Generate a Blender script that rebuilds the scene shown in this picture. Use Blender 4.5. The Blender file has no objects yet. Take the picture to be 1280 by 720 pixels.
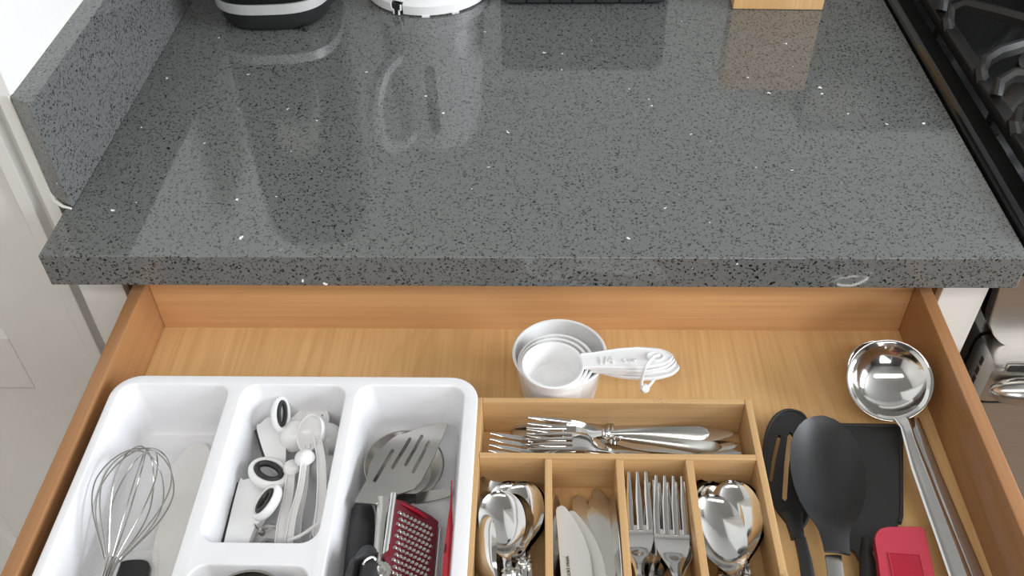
import bpy, bmesh, math, random
from mathutils import Vector, Matrix
random.seed(7)
S = bpy.context.scene
C = S.collection
PI = math.pi

# ------------------------------------------------------------------ camera
CF = 1186.43
CP, CYAW, CR = 0.7556, -0.0358, -0.0208
CLOC = Vector((0.00725, -0.57821, 0.48270))
fwd = Vector((math.sin(CYAW)*math.cos(CP), math.cos(CYAW)*math.cos(CP), -math.sin(CP)))
r0 = Vector((math.cos(CYAW), -math.sin(CYAW), 0)); u0 = r0.cross(fwd)
CRT = r0*math.cos(CR) + u0*math.sin(CR)
CUP = -r0*math.sin(CR) + u0*math.cos(CR)
cd = bpy.data.cameras.new('camera'); cam = bpy.data.objects.new('camera', cd); C.objects.link(cam)
cd.sensor_width = 36; cd.lens = CF/1280*36; cd.clip_start = 0.01
cam.matrix_world = Matrix(((CRT.x, CUP.x, -fwd.x, CLOC.x), (CRT.y, CUP.y, -fwd.y, CLOC.y),
                           (CRT.z, CUP.z, -fwd.z, CLOC.z), (0, 0, 0, 1)))
S.camera = cam

# ------------------------------------------------------------------ light and exposure
W = bpy.data.worlds.new('world'); S.world = W; W.use_nodes = True
W.node_tree.nodes['Background'].inputs[0].default_value = (0.75, 0.87, 1.0, 1)
W.node_tree.nodes['Background'].inputs[1].default_value = 0.6
def area(name, loc, target, sx, sy, power, col):
    l = bpy.data.lights.new(name, 'AREA'); l.shape = 'RECTANGLE'; l.size = sx; l.size_y = sy
    l.energy = power; l.color = col
    o = bpy.data.objects.new(name, l); C.objects.link(o); o.location = loc
    o.rotation_euler = (Vector(target)-Vector(loc)).to_track_quat('-Z', 'Y').to_euler()
    return o
area('window_daylight', (2.52, -0.75, 0.80), (0, -0.5, 0.1), 1.5, 1.2, 86, (0.90, 0.95, 1.0))
area('ceiling_fill', (0.05, -1.30, 1.46), (0.05, -1.30, 0), 2.4, 0.30, 20, (1.0, 0.965, 0.92))  # added overhead fill strip, stretched so the worktop edge catches a highlight
area('rear_fill', (0.45, -3.07, 0.55), (0.1, 0, 0), 1.2, 1.0, 20, (0.93, 0.96, 1.0))  # added fill from behind the camera, brightens the worktop's front face
S.view_settings.view_transform = 'Standard'; S.view_settings.look = 'None'
S.view_settings.gamma = 1; S.view_settings.use_curve_mapping = False
S.view_settings.exposure = 0.10

def ray(px, py):
    return fwd + CRT*((px-640)/CF) - CUP*((py-360)/CF)
def at(px, py, z):                      # the point of height z seen there in the photograph
    d = ray(px, py); return CLOC + d*((z-CLOC.z)/d.z)
def aty(px, py, y):
    d = ray(px, py); return CLOC + d*((y-CLOC.y)/d.y)
def atx(px, py, x):
    d = ray(px, py); return CLOC + d*((x-CLOC.x)/d.x)

# ------------------------------------------------------------------ materials
def mat(name, col, rough=0.5, metal=0.0, spec=0.5, coat=0.0):
    m = bpy.data.materials.new(name); m.use_nodes = True
    b = m.node_tree.nodes['Principled BSDF']
    b.inputs['Base Color'].default_value = (*col, 1); b.inputs['Roughness'].default_value = rough
    b.inputs['Metallic'].default_value = metal; b.inputs['Specular IOR Level'].default_value = spec
    b.inputs['Coat Weight'].default_value = coat
    return m
class NT:
    def __init__(s, m): s.t = m.node_tree; s.b = s.t.nodes['Principled BSDF']
    def n(s, typ, **kw):
        x = s.t.nodes.new(typ)
        for k, v in kw.items():
            if k.startswith('_'): setattr(x, k[1:], v)
            else: x.inputs[k.replace('_', ' ')].default_value = v
        return x
    def l(s, a, b): s.t.links.new(a, b)
    def coords(s, scale=(1, 1, 1), rot=(0, 0, 0)):
        tc = s.n('ShaderNodeTexCoord'); mp = s.n('ShaderNodeMapping')
        mp.inputs['Scale'].default_value = scale; mp.inputs['Rotation'].default_value = rot
        s.l(tc.outputs['Object'], mp.inputs['Vector']); return mp.outputs['Vector']
    def ramp(s, fac, stops):
        r = s.n('ShaderNodeValToRGB'); e = r.color_ramp.elements
        while len(e) < len(stops): e.new(0.5)
        for k, (p, c) in enumerate(stops): e[k].position = p; e[k].color = (*c, 1)
        s.l(fac, r.inputs[0]); return r.outputs[0]
    def math(s, op, a, b=None):
        x = s.n('ShaderNodeMath', _operation=op)
        for k, v in enumerate((a, b)):
            if v is None: continue
            if isinstance(v, (int, float)): x.inputs[k].default_value = v
            else: s.l(v, x.inputs[k])
        return x.outputs[0]
    def mix(s, fac, a, b, mode='MIX'):
        x = s.n('ShaderNodeMix', _data_type='RGBA', _blend_type=mode)
        if isinstance(fac, (int, float)): x.inputs[0].default_value = fac
        else: s.l(fac, x.inputs[0])
        for i, v in ((6, a), (7, b)):
            if isinstance(v, tuple): x.inputs[i].default_value = (*v, 1)
            else: s.l(v, x.inputs[i])
        return x.outputs[2]
    def bump(s, h, strength=0.2, dist=0.001):
        x = s.n('ShaderNodeBump', Strength=strength, Distance=dist); s.l(h, x.inputs['Height'])
        s.l(x.outputs[0], s.b.inputs['Normal'])

def quartz(name, base, rough):
    m = mat(name, base, rough, spec=.68); k = NT(m)
    v = k.coords()
    nz = k.n('ShaderNodeTexNoise', Scale=260.0, Detail=1.0); k.l(v, nz.inputs['Vector'])
    dv = k.n('ShaderNodeVectorMath', _operation='MULTIPLY_ADD')
    k.l(nz.outputs['Color'], dv.inputs[0]); dv.inputs[1].default_value = (.0052, .0052, .0052); k.l(v, dv.inputs[2])
    def flecks(scale, lo, hi, keep):
        vo = k.n('ShaderNodeTexVoronoi', Scale=scale, Randomness=1.0); k.l(dv.outputs[0], vo.inputs['Vector'])
        sep = k.n('ShaderNodeSeparateColor'); k.l(vo.outputs['Color'], sep.inputs[0])
        size = k.math('MULTIPLY_ADD', sep.outputs[1], hi-lo); size.node.inputs[2].default_value = lo
        near = k.math('LESS_THAN', vo.outputs['Distance'], size)
        return k.math('MULTIPLY', near, k.math('LESS_THAN', sep.outputs[0], keep)), sep.outputs[2]
    f1, c1 = flecks(460.0, .20, .50, .66)
    f2, c2 = flecks(290.0, .10, .30, .48)
    fw, _ = flecks(62.0, .045, .11, .22)
    fg, _ = flecks(300.0, .12, .3, .14)
    n2 = k.n('ShaderNodeTexNoise', Scale=900.0, Detail=2.0); k.l(v, n2.inputs['Vector'])
    bs = k.mix(n2.outputs[0], tuple(c*.84 for c in base), tuple(c*1.16 for c in base))
    bs = k.mix(fg, bs, tuple(c*1.45 for c in base))
    bs = k.mix(f1, bs, k.mix(c1, (.010, .011, .011), (.062, .064, .062)))
    bs = k.mix(f2, bs, (.007, .007, .007))
    bs = k.mix(fw, bs, (.92, .93, .92))
    k.l(bs, k.b.inputs['Base Color'])
    return m

def wood(name, light, dark, axis='y', ring=14.0, rough=0.4, fine=1.0, fig=0.5, coat=0.0, knots=0.0):
    m = mat(name, light, rough, coat=coat); k = NT(m)
    long = {'x': (.09, 1, 1), 'y': (1, .09, 1), 'z': (1, 1, .09)}[axis]
    v = k.coords(long)
    n0 = k.n('ShaderNodeTexNoise', Scale=9.0, Detail=2.0); k.l(v, n0.inputs['Vector'])
    wv = k.math('MULTIPLY', n0.outputs[0], ring)
    fr = k.math('FRACT', wv)
    line = k.ramp(fr, [(0, (1, 1, 1)), (.10, (.15, .15, .15)), (.6, (0, 0, 0)), (1, (.75, .75, .75))])
    streak = {'x': (.02, 1, 1), 'y': (1, .02, 1), 'z': (1, 1, .02)}[axis]
    vs = k.coords(streak)
    n1 = k.n('ShaderNodeTexNoise', Scale=320.0*fine, Detail=3.0); k.l(vs, n1.inputs['Vector'])
    n2 = k.n('ShaderNodeTexNoise', Scale=26.0, Detail=2.0); k.l(v, n2.inputs['Vector'])
    mid = tuple((a+b)/2 for a, b in zip(light, dark))
    st = k.ramp(n1.outputs[0], [(.3, (0, 0, 0)), (.72, (1, 1, 1))])
    c = k.mix(st, light, mid)
    c = k.mix(k.math('MULTIPLY', n2.outputs[0], .45), c, dark)
    c = k.mix(k.math('MULTIPLY', line, fig), c, dark)
    if knots:
        vo = k.n('ShaderNodeTexVoronoi', Scale=11.0); k.l(k.coords(), vo.inputs['Vector'])
        n3 = k.n('ShaderNodeTexNoise', Scale=700.0, Detail=1.0); k.l(k.coords(), n3.inputs['Vector'])
        near = k.ramp(vo.outputs['Distance'], [(.03, (1, 1, 1)), (.13, (0, 0, 0))])
        sp_ = k.ramp(n3.outputs[0], [(.50, (0, 0, 0)), (.60, (1, 1, 1))])
        c = k.mix(k.math('MULTIPLY', k.math('MULTIPLY', near, sp_), knots), c, tuple(q*.45 for q in dark))
    k.l(c, k.b.inputs['Base Color'])
    k.bump(n1.outputs[0], 0.08, .0006)
    return m

def noisy(name, a, b, scale, rough=0.5, metal=0.0, bump=0.0, stretch=(1, 1, 1), spec=0.5, rvar=0.0):
    m = mat(name, a, rough, metal, spec); k = NT(m)
    v = k.coords(stretch)
    n = k.n('ShaderNodeTexNoise', Scale=scale, Detail=4.0); k.l(v, n.inputs['Vector'])
    k.l(k.mix(n.outputs[0], a, b), k.b.inputs['Base Color'])
    if bump: k.bump(n.outputs[0], bump, .0005)
    if rvar:
        k.l(k.math('ADD', k.math('MULTIPLY', n.outputs[0], rvar), rough-rvar*.5), k.b.inputs['Roughness'])
    return m

M = {}
M['quartz'] = quartz('grey_quartz', (.142, .146, .143), .05)
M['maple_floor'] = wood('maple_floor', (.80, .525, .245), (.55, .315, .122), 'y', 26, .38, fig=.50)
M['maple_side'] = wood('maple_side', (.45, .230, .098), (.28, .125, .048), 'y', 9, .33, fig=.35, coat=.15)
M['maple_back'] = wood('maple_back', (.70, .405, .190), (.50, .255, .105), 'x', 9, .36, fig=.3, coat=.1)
M['dark_wood'] = wood('dark_wood', (.13, .06, .03), (.06, .03, .015), 'y', 8, .5)
M['bamboo_x'] = wood('bamboo_x', (.64, .415, .200), (.43, .245, .100), 'x', 7, .42, fine=1.3, fig=.45, knots=.8)
M['bamboo_y'] = wood('bamboo_y', (.64, .415, .200), (.43, .245, .100), 'y', 7, .42, fine=1.3, fig=.45, knots=.8)
M['pine'] = wood('pine', (.78, .53, .27), (.55, .29, .10), 'z', 10, .45, fig=.6)
M['white_wall'] = noisy('white_wall', (.84, .835, .81), (.80, .795, .77), 60, .6, bump=.03)
M['white_paint'] = noisy('white_paint', (.74, .735, .70), (.70, .695, .66), 35, .42, bump=.02)
M['ceiling'] = noisy('ceiling_white', (.46, .455, .44), (.43, .425, .41), 30, .8)
M['tile_wall'] = noisy('back_wall_paint', (.52, .515, .50), (.48, .475, .46), 30, .5)
M['rear_wall'] = noisy('rear_wall', (.085, .078, .070), (.065, .06, .054), 12, .6)
M['floor'] = wood('floor_oak', (.22, .14, .085), (.14, .085, .05), 'y', 6, .45)
M['white_plastic'] = noisy('white_plastic', (.80, .80, .82), (.77, .77, .79), 90, .30, bump=.015)
M['white_gloss'] = noisy('white_gloss', (.83, .83, .83), (.80, .80, .80), 50, .22)
M['milky'] = noisy('milky_plastic', (.77, .775, .785), (.73, .735, .745), 50, .30)
M['ivory'] = noisy('ivory_plastic', (.77, .76, .73), (.73, .72, .69), 60, .35)
M['steel'] = noisy('polished_steel', (.66, .65, .63), (.60, .59, .57), 70, .10, 1.0, rvar=.06)
M['steel_satin'] = noisy('satin_steel', (.58, .57, .54), (.48, .47, .44), 60, .24, 1.0, rvar=.12)
M['steel_knife'] = noisy('worn_steel', (.66, .64, .60), (.52, .50, .46), 150, .20, 1.0, rvar=.1, stretch=(1, .15, 1))
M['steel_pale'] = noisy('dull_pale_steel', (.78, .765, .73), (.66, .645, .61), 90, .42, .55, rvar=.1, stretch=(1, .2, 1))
M['steel_range'] = noisy('brushed_steel', (.62, .61, .59), (.52, .51, .49), 500, .30, 1.0, stretch=(.03, 1, 1))
M['black_plastic'] = noisy('black_nylon', (.017, .017, .018), (.023, .023, .024), 300, .48, bump=.03)
M['black_soft'] = noisy('black_rubber', (.014, .014, .014), (.02, .02, .02), 200, .45)
M['black_gloss'] = noisy('black_enamel', (.006, .006, .006), (.010, .010, .010), 40, .10)
M['cast_iron'] = noisy('cast_iron', (.014, .013, .012), (.008, .0075, .007), 260, .40, bump=.12)
M['red_silicone'] = noisy('red_silicone', (.54, .042, .075), (.48, .034, .062), 80, .42)
M['red_panel'] = noisy('clear_red_plastic', (.42, .008, .030), (.36, .006, .024), 80, .14)
M['red_plate'] = noisy('dark_red_enamel', (.17, .008, .020), (.13, .006, .016), 120, .28)
M['red_plastic'] = noisy('red_plastic', (.55, .018, .035), (.48, .014, .03), 60, .25)
M['silver_paint'] = noisy('silver_paint', (.62, .62, .61), (.58, .58, .57), 200, .4, .3)
M['caulk'] = noisy('caulk', (.80, .79, .75), (.74, .72, .66), 150, .6, bump=.1)
M['print'] = mat('black_print', (.05, .048, .045), .5)
gl = mat('clear_film', (.95, .95, .95), .12); gl.node_tree.nodes['Principled BSDF'].inputs['Alpha'].default_value = .13
M['film'] = gl

# ------------------------------------------------------------------ mesh helpers
class MB:
    """collects shapes into one mesh; vertices are given in world space and stored relative to the parent's base"""
    def __init__(s): s.v = []; s.f = []; s.wn = False
    def add(s, v, f):
        o = len(s.v); s.v += [Vector(p) for p in v]; s.f += [tuple(i+o for i in q) for q in f]; return s
    def bm(s, bm):
        bm.verts.index_update()
        s.add([v.co.copy() for v in bm.verts], [[v.index for v in f.verts] for f in bm.faces]); bm.free(); return s
    def box(s, x0, x1, y0, y1, z0, z1, bev=0.0, seg=2):
        s.wn = True; b = bmesh.new(); bmesh.ops.create_cube(b, size=1)
        for v in b.verts:
            v.co = Vector(((x0+x1)/2+v.co.x*(x1-x0), (y0+y1)/2+v.co.y*(y1-y0), (z0+z1)/2+v.co.z*(z1-z0)))
        if bev: bmesh.ops.bevel(b, geom=b.edges[:], offset=bev, segments=seg, profile=.5, affect='EDGES')
        return s.bm(b)
    def rings(s, rings, cap0=True, cap1=True, closed=False):
        n = len(rings[0]); v = [p for r in rings for p in r]; f = []
        m = len(rings)
        for i in range(m if closed else m-1):
            for j in range(n):
                a, b = i*n+j, i*n+(j+1) % n; i2 = (i+1) % m
                f.append((a, b, i2*n+(j+1) % n, i2*n+j))
        if not closed:
            if cap0: f.append(tuple(range(n-1, -1, -1)))
            if cap1: f.append(tuple((m-1)*n+j for j in range(n)))
        return s.add(v, f)
    def tube(s, pts, r, n=8, closed=False, flat=1.0, up=None):
        pts = [Vector(p) for p in pts]; m = len(pts)
        rr = r if isinstance(r, (list, tuple)) else [r]*m
        prev = None; rg = []
        for i, p in enumerate(pts):
            if closed: t = pts[(i+1) % m]-pts[i-1]
            else: t = pts[min(i+1, m-1)]-pts[max(i-1, 0)]
            t.normalize()
            if up is not None: a = Vector(up)
            elif prev is None: a = Vector((0, 0, 1)) if abs(t.z) < .9 else Vector((1, 0, 0))
            else: a = prev
            a = (a-t*a.dot(t)).normalized(); prev = a; b = t.cross(a)
            rg.append([p+(b*math.cos(2*PI*k/n)+a*flat*math.sin(2*PI*k/n))*rr[i] for k in range(n)])
        return s.rings(rg, closed=closed)
    def lathe(s, prof, cen=(0, 0, 0), n=40, axis=(0, 0, 1), cap=False):
        ax = Vector(axis).normalized(); q = Vector((0, 0, 1)).rotation_difference(ax); c = Vector(cen)
        rg = [[c+q @ Vector((r*math.cos(2*PI*k/n), r*math.sin(2*PI*k/n), z)) for k in range(n)] for r, z in prof]
        return s.rings(rg, cap0=True, cap1=True)
    def ribbon(s, sec, n=9, cap=True):
        """sec: (y, halfwidth, z, cup, thick, xoff) along a strip; cup > 0 dips the middle, < 0 bulges it"""
        top, bot = [], []
        for q in sec:
            y, w, z, cup, th = q[:5]; xo = q[5] if len(q) > 5 else 0
            tr, br = [], []
            for k in range(n):
                u = -1+2*k/(n-1); zz = z-cup*(1-u*u)
                tr.append(Vector((xo+w*u, y, zz)))
                br.append(Vector((xo+w*u*.97, y, zz-th*(.45+.55*math.sqrt(max(0, 1-u*u))))))
            top.append(tr); bot.append(br)
        return s.rings([t+b[::-1] for t, b in zip(top, bot)])
    def plate(s, outer, holes=(), th=.002, bev=0.0):
        """flat polygon (points all in one plane) with holes, given thickness below it"""
        b = bmesh.new(); es = []
        for loop in [outer]+list(holes):
            vs = [b.verts.new(p) for p in loop]
            for i in range(len(vs)): es.append(b.edges.new((vs[i], vs[(i+1) % len(vs)])))
        nrm = Vector()
        o = [Vector(p) for p in outer]
        for i in range(len(o)): nrm += o[i].cross(o[(i+1) % len(o)])
        nrm.normalize()
        if nrm.z < 0: nrm = -nrm
        bmesh.ops.triangle_fill(b, use_beauty=True, use_dissolve=False, edges=es, normal=nrm)
        top = b.faces[:]
        r = bmesh.ops.extrude_face_region(b, geom=top)
        bmesh.ops.translate(b, vec=-nrm*th, verts=[g for g in r['geom'] if isinstance(g, bmesh.types.BMVert)])
        bmesh.ops.recalc_face_normals(b, faces=b.faces[:])
        return s.bm(b)
    def build(s, name, m, parent=None, smooth=35, local=False):
        me = bpy.data.meshes.new(name)
        off = Vector((0, 0, 0))
        if parent is not None and not local: off = parent['_base_v'] if False else BASE.get(parent.name, Vector((0, 0, 0)))
        me.from_pydata([v-off for v in s.v], [], s.f); me.validate()
        b = bmesh.new(); b.from_mesh(me); bmesh.ops.recalc_face_normals(b, faces=b.faces[:]); b.to_mesh(me); b.free()
        if smooth:
            me.polygons.foreach_set('use_smooth', [True]*len(me.polygons)); me.set_sharp_from_angle(angle=math.radians(smooth))
        me.materials.append(M[m] if isinstance(m, str) else m)
        o = bpy.data.objects.new(name, me); C.objects.link(o)
        if parent is not None: o.parent = parent
        if s.wn:
            w = o.modifiers.new('face_weighted_normals', 'WEIGHTED_NORMAL'); w.keep_sharp = True; w.weight = 80
        BASE[o.name] = off if parent is not None else Vector((0, 0, 0))
        return o
BASE = {}
def tag(o, label, cat, group=None):
    o['label'] = label; o['category'] = cat
    if group: o['group'] = group
    return o
def thing(name, loc, label, cat, group=None):
    o = bpy.data.objects.new(name, None); C.objects.link(o); o.location = loc; o.empty_display_size = .02
    BASE[o.name] = Vector(loc); return tag(o, label, cat, group)
def solo(mb, name, m, label, cat, group=None, smooth=35):      # a thing that is one mesh, origin at its base
    if mb.v:
        c = Vector((sum(v.x for v in mb.v)/len(mb.v), sum(v.y for v in mb.v)/len(mb.v), min(v.z for v in mb.v)))
    mb.v = [v-c for v in mb.v]
    o = mb.build(name, m, None, smooth); o.location = c
    return tag(o, label, cat, group)
def struct(mb, name, m, parent=None, smooth=35):
    o = mb.build(name, m, parent, smooth)
    if parent is None: o['kind'] = 'structure'
    return o
def dup(root):
    r = root.copy(); C.objects.link(r)
    for ch in list(root.children):
        c = ch.copy(); C.objects.link(c); c.parent = r
        for g in list(ch.children):
            d = g.copy(); C.objects.link(d); d.parent = c
    return r
def frame(tip, toward, roll=0.0):
    """local +y runs to the tip, local z is up turned by roll degrees about that axis"""
    tip, toward = Vector(tip), Vector(toward); y = (tip-toward).normalized()
    x = y.cross(Vector((0, 0, 1))).normalized(); z = x.cross(y)
    a = math.radians(roll); x2 = x*math.cos(a)+z*math.sin(a); z2 = -x*math.sin(a)+z*math.cos(a)
    return Matrix(((x2.x, y.x, z2.x, tip.x), (x2.y, y.y, z2.y, tip.y), (x2.z, y.z, z2.z, tip.z), (0, 0, 0, 1)))
def text(name, body, size, mtx, m, parent, extrude=.0002):
    cu = bpy.data.curves.new(name, 'FONT'); cu.body = body; cu.size = size; cu.extrude = extrude
    cu.align_x = 'LEFT'; cu.materials.append(M[m])
    tmp = bpy.data.objects.new(name, cu); C.objects.link(tmp)
    me = bpy.data.meshes.new_from_object(tmp.evaluated_get(bpy.context.evaluated_depsgraph_get()))
    bpy.data.objects.remove(tmp); bpy.data.curves.remove(cu)
    if not me.materials: me.materials.append(M[m])
    o = bpy.data.objects.new(name, me); C.objects.link(o); o.parent = parent; o.matrix_local = mtx
    return o
def rrect(x0, x1, y0, y1, r, z, n=6):
    p = []
    for cx, cy, a0 in ((x1-r, y1-r, 0), (x0+r, y1-r, 90), (x0+r, y0+r, 180), (x1-r, y0+r, 270)):
        for k in range(n+1):
            a = math.radians(a0+90*k/n); p.append(Vector((cx+r*math.cos(a), cy+r*math.sin(a), z)))
    return p
def spline(pts, n=6, closed=False):
    """Catmull-Rom through points"""
    P = [Vector(p) for p in pts]; out = []; m = len(P)
    for i in range(m if closed else m-1):
        g = lambda k: P[k % m] if closed else P[max(0, min(m-1, k))]
        a, b, c, d = g(i-1), g(i), g(i+1), g(i+2)
        for j in range(n):
            t = j/n
            out.append(.5*((2*b)+(c-a)*t+(2*a-5*b+4*c-d)*t*t+(3*b-a-3*c+d)*t**3))
    if not closed: out.append(P[-1])
    return out

# ------------------------------------------------------------------ setting
ZF, ZC = -.905, 1.50                     # floor and ceiling
struct(MB().box(-1.75, 2.65, -3.1, .75, ZF-.05, ZF), 'floor', 'floor')
struct(MB().box(-1.75, 2.65, -3.1, .75, ZC, ZC+.05), 'ceiling', 'ceiling')
struct(MB().box(-.52, 2.65, .637, .75, ZF, ZC), 'wall_back', 'tile_wall')
struct(MB().box(-.405, -.394, .040, .637, ZF, ZC), 'wall_left', 'white_wall')
struct(MB().box(-1.75, -1.65, -3.1, .2, ZF, ZC), 'wall_far_left', 'white_wall')
struct(MB().box(-1.75, 2.65, -3.2, -3.1, ZF, ZC), 'wall_behind', 'rear_wall')
w = struct(MB().box(2.55, 2.65, -3.1, -1.55, ZF, ZC).box(2.55, 2.65, .05, .637, ZF, ZC)
           .box(2.55, 2.65, -1.55, .05, ZF, .15).box(2.55, 2.65, -1.55, .05, 1.45, ZC), 'wall_right', 'white_wall')
w1 = struct(MB().box(2.53, 2.57, -1.57, -1.5, .13, 1.47).box(2.53, 2.57, 0, .07, .13, 1.47)
            .box(2.53, 2.57, -1.5, 0, .13, .2).box(2.53, 2.57, -1.5, 0, 1.4, 1.47), 'window_1', 'white_paint')
struct(MB().box(-.22, -.15, -3.1, -3.05, 0, 1.1).box(1.05, 1.12, -3.1, -3.05, 0, 1.1).box(-.15, 1.05, -3.1, -3.05, 0, .05).box(-.15, 1.05, -3.1, -3.05, 1.05, 1.1), 'rear_fill_frame', 'white_paint')  # unseen frame added around the rear fill light, not a known window
# end of the wing wall: casing, groove and the panelled door beside it
struct(MB().box(-.426, -.4138, .0365, .09, ZF, ZC, .0015), 'trim_1', 'white_paint')
struct(MB().box(-.4138, -.405, .049, .09, ZF, ZC), 'trim_2', 'white_paint')
struct(MB().box(-1.65, -1.10, .055, .2, ZF, ZC).box(-1.10, -.426, .055, .2, 1.15, ZC), 'wall_front_left', 'white_wall')
d = struct(MB().box(-1.09, -.4275, .056, .08, ZF+.01, 1.14), 'door_1', 'white_paint')
DY = .042
def dpart(name, x0, x1, z0, z1):
    return MB().box(x0, x1, DY, .0575, z0, z1, .0016).build(name, 'white_paint', d)
xa = (aty(15, 423, DY).x+aty(80, 560, DY).x)/2; xb = aty(10, 670, DY).x-.004; zu = aty(8, 423, DY).z; zl = aty(22, 485, DY).z
dpart('stile', xa, -.4285, ZF+.01, 1.14); dpart('stile', -1.09, -1.015, ZF+.01, 1.14); dpart('stile', xb-.07, xb, ZF+.01, 1.14)
for x0, x1 in ((xb, xa), (-1.015, xb-.07)):
    dpart('rail', x0, x1, zl, zu); dpart('rail', x0, x1, ZF+.01, ZF+.2); dpart('rail', x0, x1, 1.03, 1.14)
    for z0, z1 in ((zu, 1.03), (ZF+.2, zl)):
        MB().box(x0-.004, x1+.004, .0530, .057, z0-.004, z1+.004).build('panel', 'white_paint', d)

# ------------------------------------------------------------------ cabinet and drawer
cab = thing('base_cabinet', (0, .3, ZF), 'white base cabinet under the grey worktop with its wooden drawer pulled open', 'cabinet')
ZT = -.0313
for x0, x1 in ((-.381, -.343), (.343, .381)):
    MB().box(x0, x1, 0, .020, ZF, ZT, .0012).build('stile', 'white_paint', cab)
MB().box(-.343, .343, .0005, .020, -.050, ZT, .001).build('top_rail', 'white_paint', cab)
MB().box(-.343, .343, .0005, .020, -.190, -.150, .001).build('middle_rail', 'white_paint', cab)
for x0, x1 in ((-.381, -.365), (.365, .381)):
    MB().box(x0, x1, .020, .62, ZF, ZT).build('side_panel', 'dark_wood', cab)
MB().box(-.365, .365, .60, .62, ZF, ZT).build('back_panel', 'dark_wood', cab)
MB().box(-.365, .365, .02, .60, -.86, -.84).build('bottom_panel', 'dark_wood', cab)
for x0, x1 in ((-.360, -.3345), (.3345, .360)):
    MB().box(x0, x1, .008, .55, -.100, -.068, .001).build('drawer_runner', 'dark_wood', cab)
MB().box(-.343, .343, -.004, .0, ZF+.1, -.155, .001).build('door', 'white_paint', cab)
dr = bpy.data.objects.new('drawer', None); C.objects.link(dr); dr.parent = cab
dr.location = Vector((0, -.24, -.12))-cab.location; BASE['drawer'] = Vector((0, -.24, -.12))
DZ, DT = -.111, -.0556                    # drawer floor and top edge
for x0, x1, nm in ((-.3315, -.3203, 'left'), (.3197, .3309, 'right')):
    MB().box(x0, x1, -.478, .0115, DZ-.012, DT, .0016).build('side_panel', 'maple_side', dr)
MB().box(-.3203, .3197, -.0007, .0110, DZ-.012, DT-.001, .001).build('back_panel', 'maple_back', dr)
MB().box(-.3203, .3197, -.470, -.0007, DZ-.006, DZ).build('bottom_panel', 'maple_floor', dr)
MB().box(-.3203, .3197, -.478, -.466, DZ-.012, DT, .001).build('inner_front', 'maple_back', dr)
MB().box(-.358, .358, -.498, -.4785, -.150, -.038, .002).build('front_panel', 'white_paint', dr)

# ------------------------------------------------------------------ worktop and splash
ct = MB().box(-.3812, .3812, -.0318, .636, -.0312, 0, .0012, 3)
solo(ct, 'countertop', 'quartz', 'dark grey speckled quartz worktop with a square front edge over the drawer', 'countertop')
sp = MB()
pr = [(.0275, .0002), (.0275, .010)]
prof = [(.634, .0003), (.634, .0995), (.0270, .0995), (.0258, .098), (.0252, .012), (.0256, .006), (.0268, .0022), (.0295, .0003)]
bsm = bmesh.new()
a = [bsm.verts.new((-.3936, y, z)) for y, z in prof]; f = bsm.faces.new(a)
r = bmesh.ops.extrude_face_region(bsm, geom=[f])
bmesh.ops.translate(bsm, vec=(.0194, 0, 0), verts=[g for g in r['geom'] if isinstance(g, bmesh.types.BMVert)])
for v in bsm.verts:
    if v.co.x < -.39 and v.co.y < .1: v.co.y += .012
bmesh.ops.recalc_face_normals(bsm, faces=bsm.faces[:])
bmesh.ops.bevel(bsm, geom=[e for e in bsm.edges if all(v.co.x > -.38 for v in e.verts)], offset=.0012, segments=2, profile=.5, affect='EDGES')
sp.bm(bsm); sp.wn = True
spo = solo(sp, 'side_splash', 'quartz', 'upright grey speckled quartz splash strip along the white wall', 'backsplash')
ck = MB().tube([(-.395, .040, .005), (-.391, .0345, .0018), (-.383, .0285, .0012), (-.3755, .0262, .0008)], [.0022, .0020, .0015, .0008], 8)
ck.tube([(-.3945, .0395, .004), (-.3948, .0385, .05), (-.3948, .038, .1)], .0010, 6)
ck.tube([(-.3938, .041, .0998), (-.3938, .63, .0998)], .0009, 6)
base = Vector(spo.location); ck.v = [v-base for v in ck.v]
ck.build('caulk', 'caulk', spo, local=True)['label'] = 'off-white sealant bead'

# ------------------------------------------------------------------ things at the back of the worktop
def super_ring(cx, cy, a, b, z, p=3.2, n=48, rot=0):
    o = []
    for k in range(n):
        t = 2*PI*k/n; c, s = math.cos(t), math.sin(t)
        x = a*math.copysign(abs(c)**(2/p), c); y = b*math.copysign(abs(s)**(2/p), s)
        o.append(Vector((cx+x*math.cos(rot)-y*math.sin(rot), cy+x*math.sin(rot)+y*math.cos(rot), z)))
    return o
ax, ay = -.2745, .393
ap = thing('small_appliance', (ax, ay, 0), 'black rounded countertop appliance with a silver band around its foot', 'appliance')
lay = lambda L: [super_ring(ax, ay, .062+q, .076+q, z, 3.0, 48, .06) for q, z in L]
MB().rings(lay([(-.009, .0008), (-.006, .003), (-.0035, .008), (-.001, .022), (0, .0225)])).build('foot', 'black_soft', ap)
MB().rings(lay([(-.0005, .0226), (.0015, .023), (.0022, .0335), (.001, .034)])).build('band', 'silver_paint', ap)
MB().rings(lay([(.000, .0341), (.002, .035), (.002, .270), (-.004, .292), (-.016, .302), (-.04, .306)])).build('body', 'black_gloss', ap)
p = at(380, 37, .004); MB().lathe([(.003, 0), (.003, .004), (.002, .005)], (p.x, p.y+.006, .0002), 12).build('rubber_foot', 'black_soft', ap)

kx, ky = -.114, .4236
kb = thing('kettle_base', (kx, ky, 0), 'round white kettle power base with a small cord notch', 'kettle base')
b = MB()
R0 = .070
def notch_ring(r, z, n=96, a0=None):
    return [Vector((kx+r*math.cos(2*PI*k/n), ky+r*math.sin(2*PI*k/n), z)) for k in range(n)]
rg = [notch_ring(R0-.004, .0006), notch_ring(R0-.0006, .002), notch_ring(R0, .012), notch_ring(R0-.003, .0145), notch_ring(R0-.012, .0155)]
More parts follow.
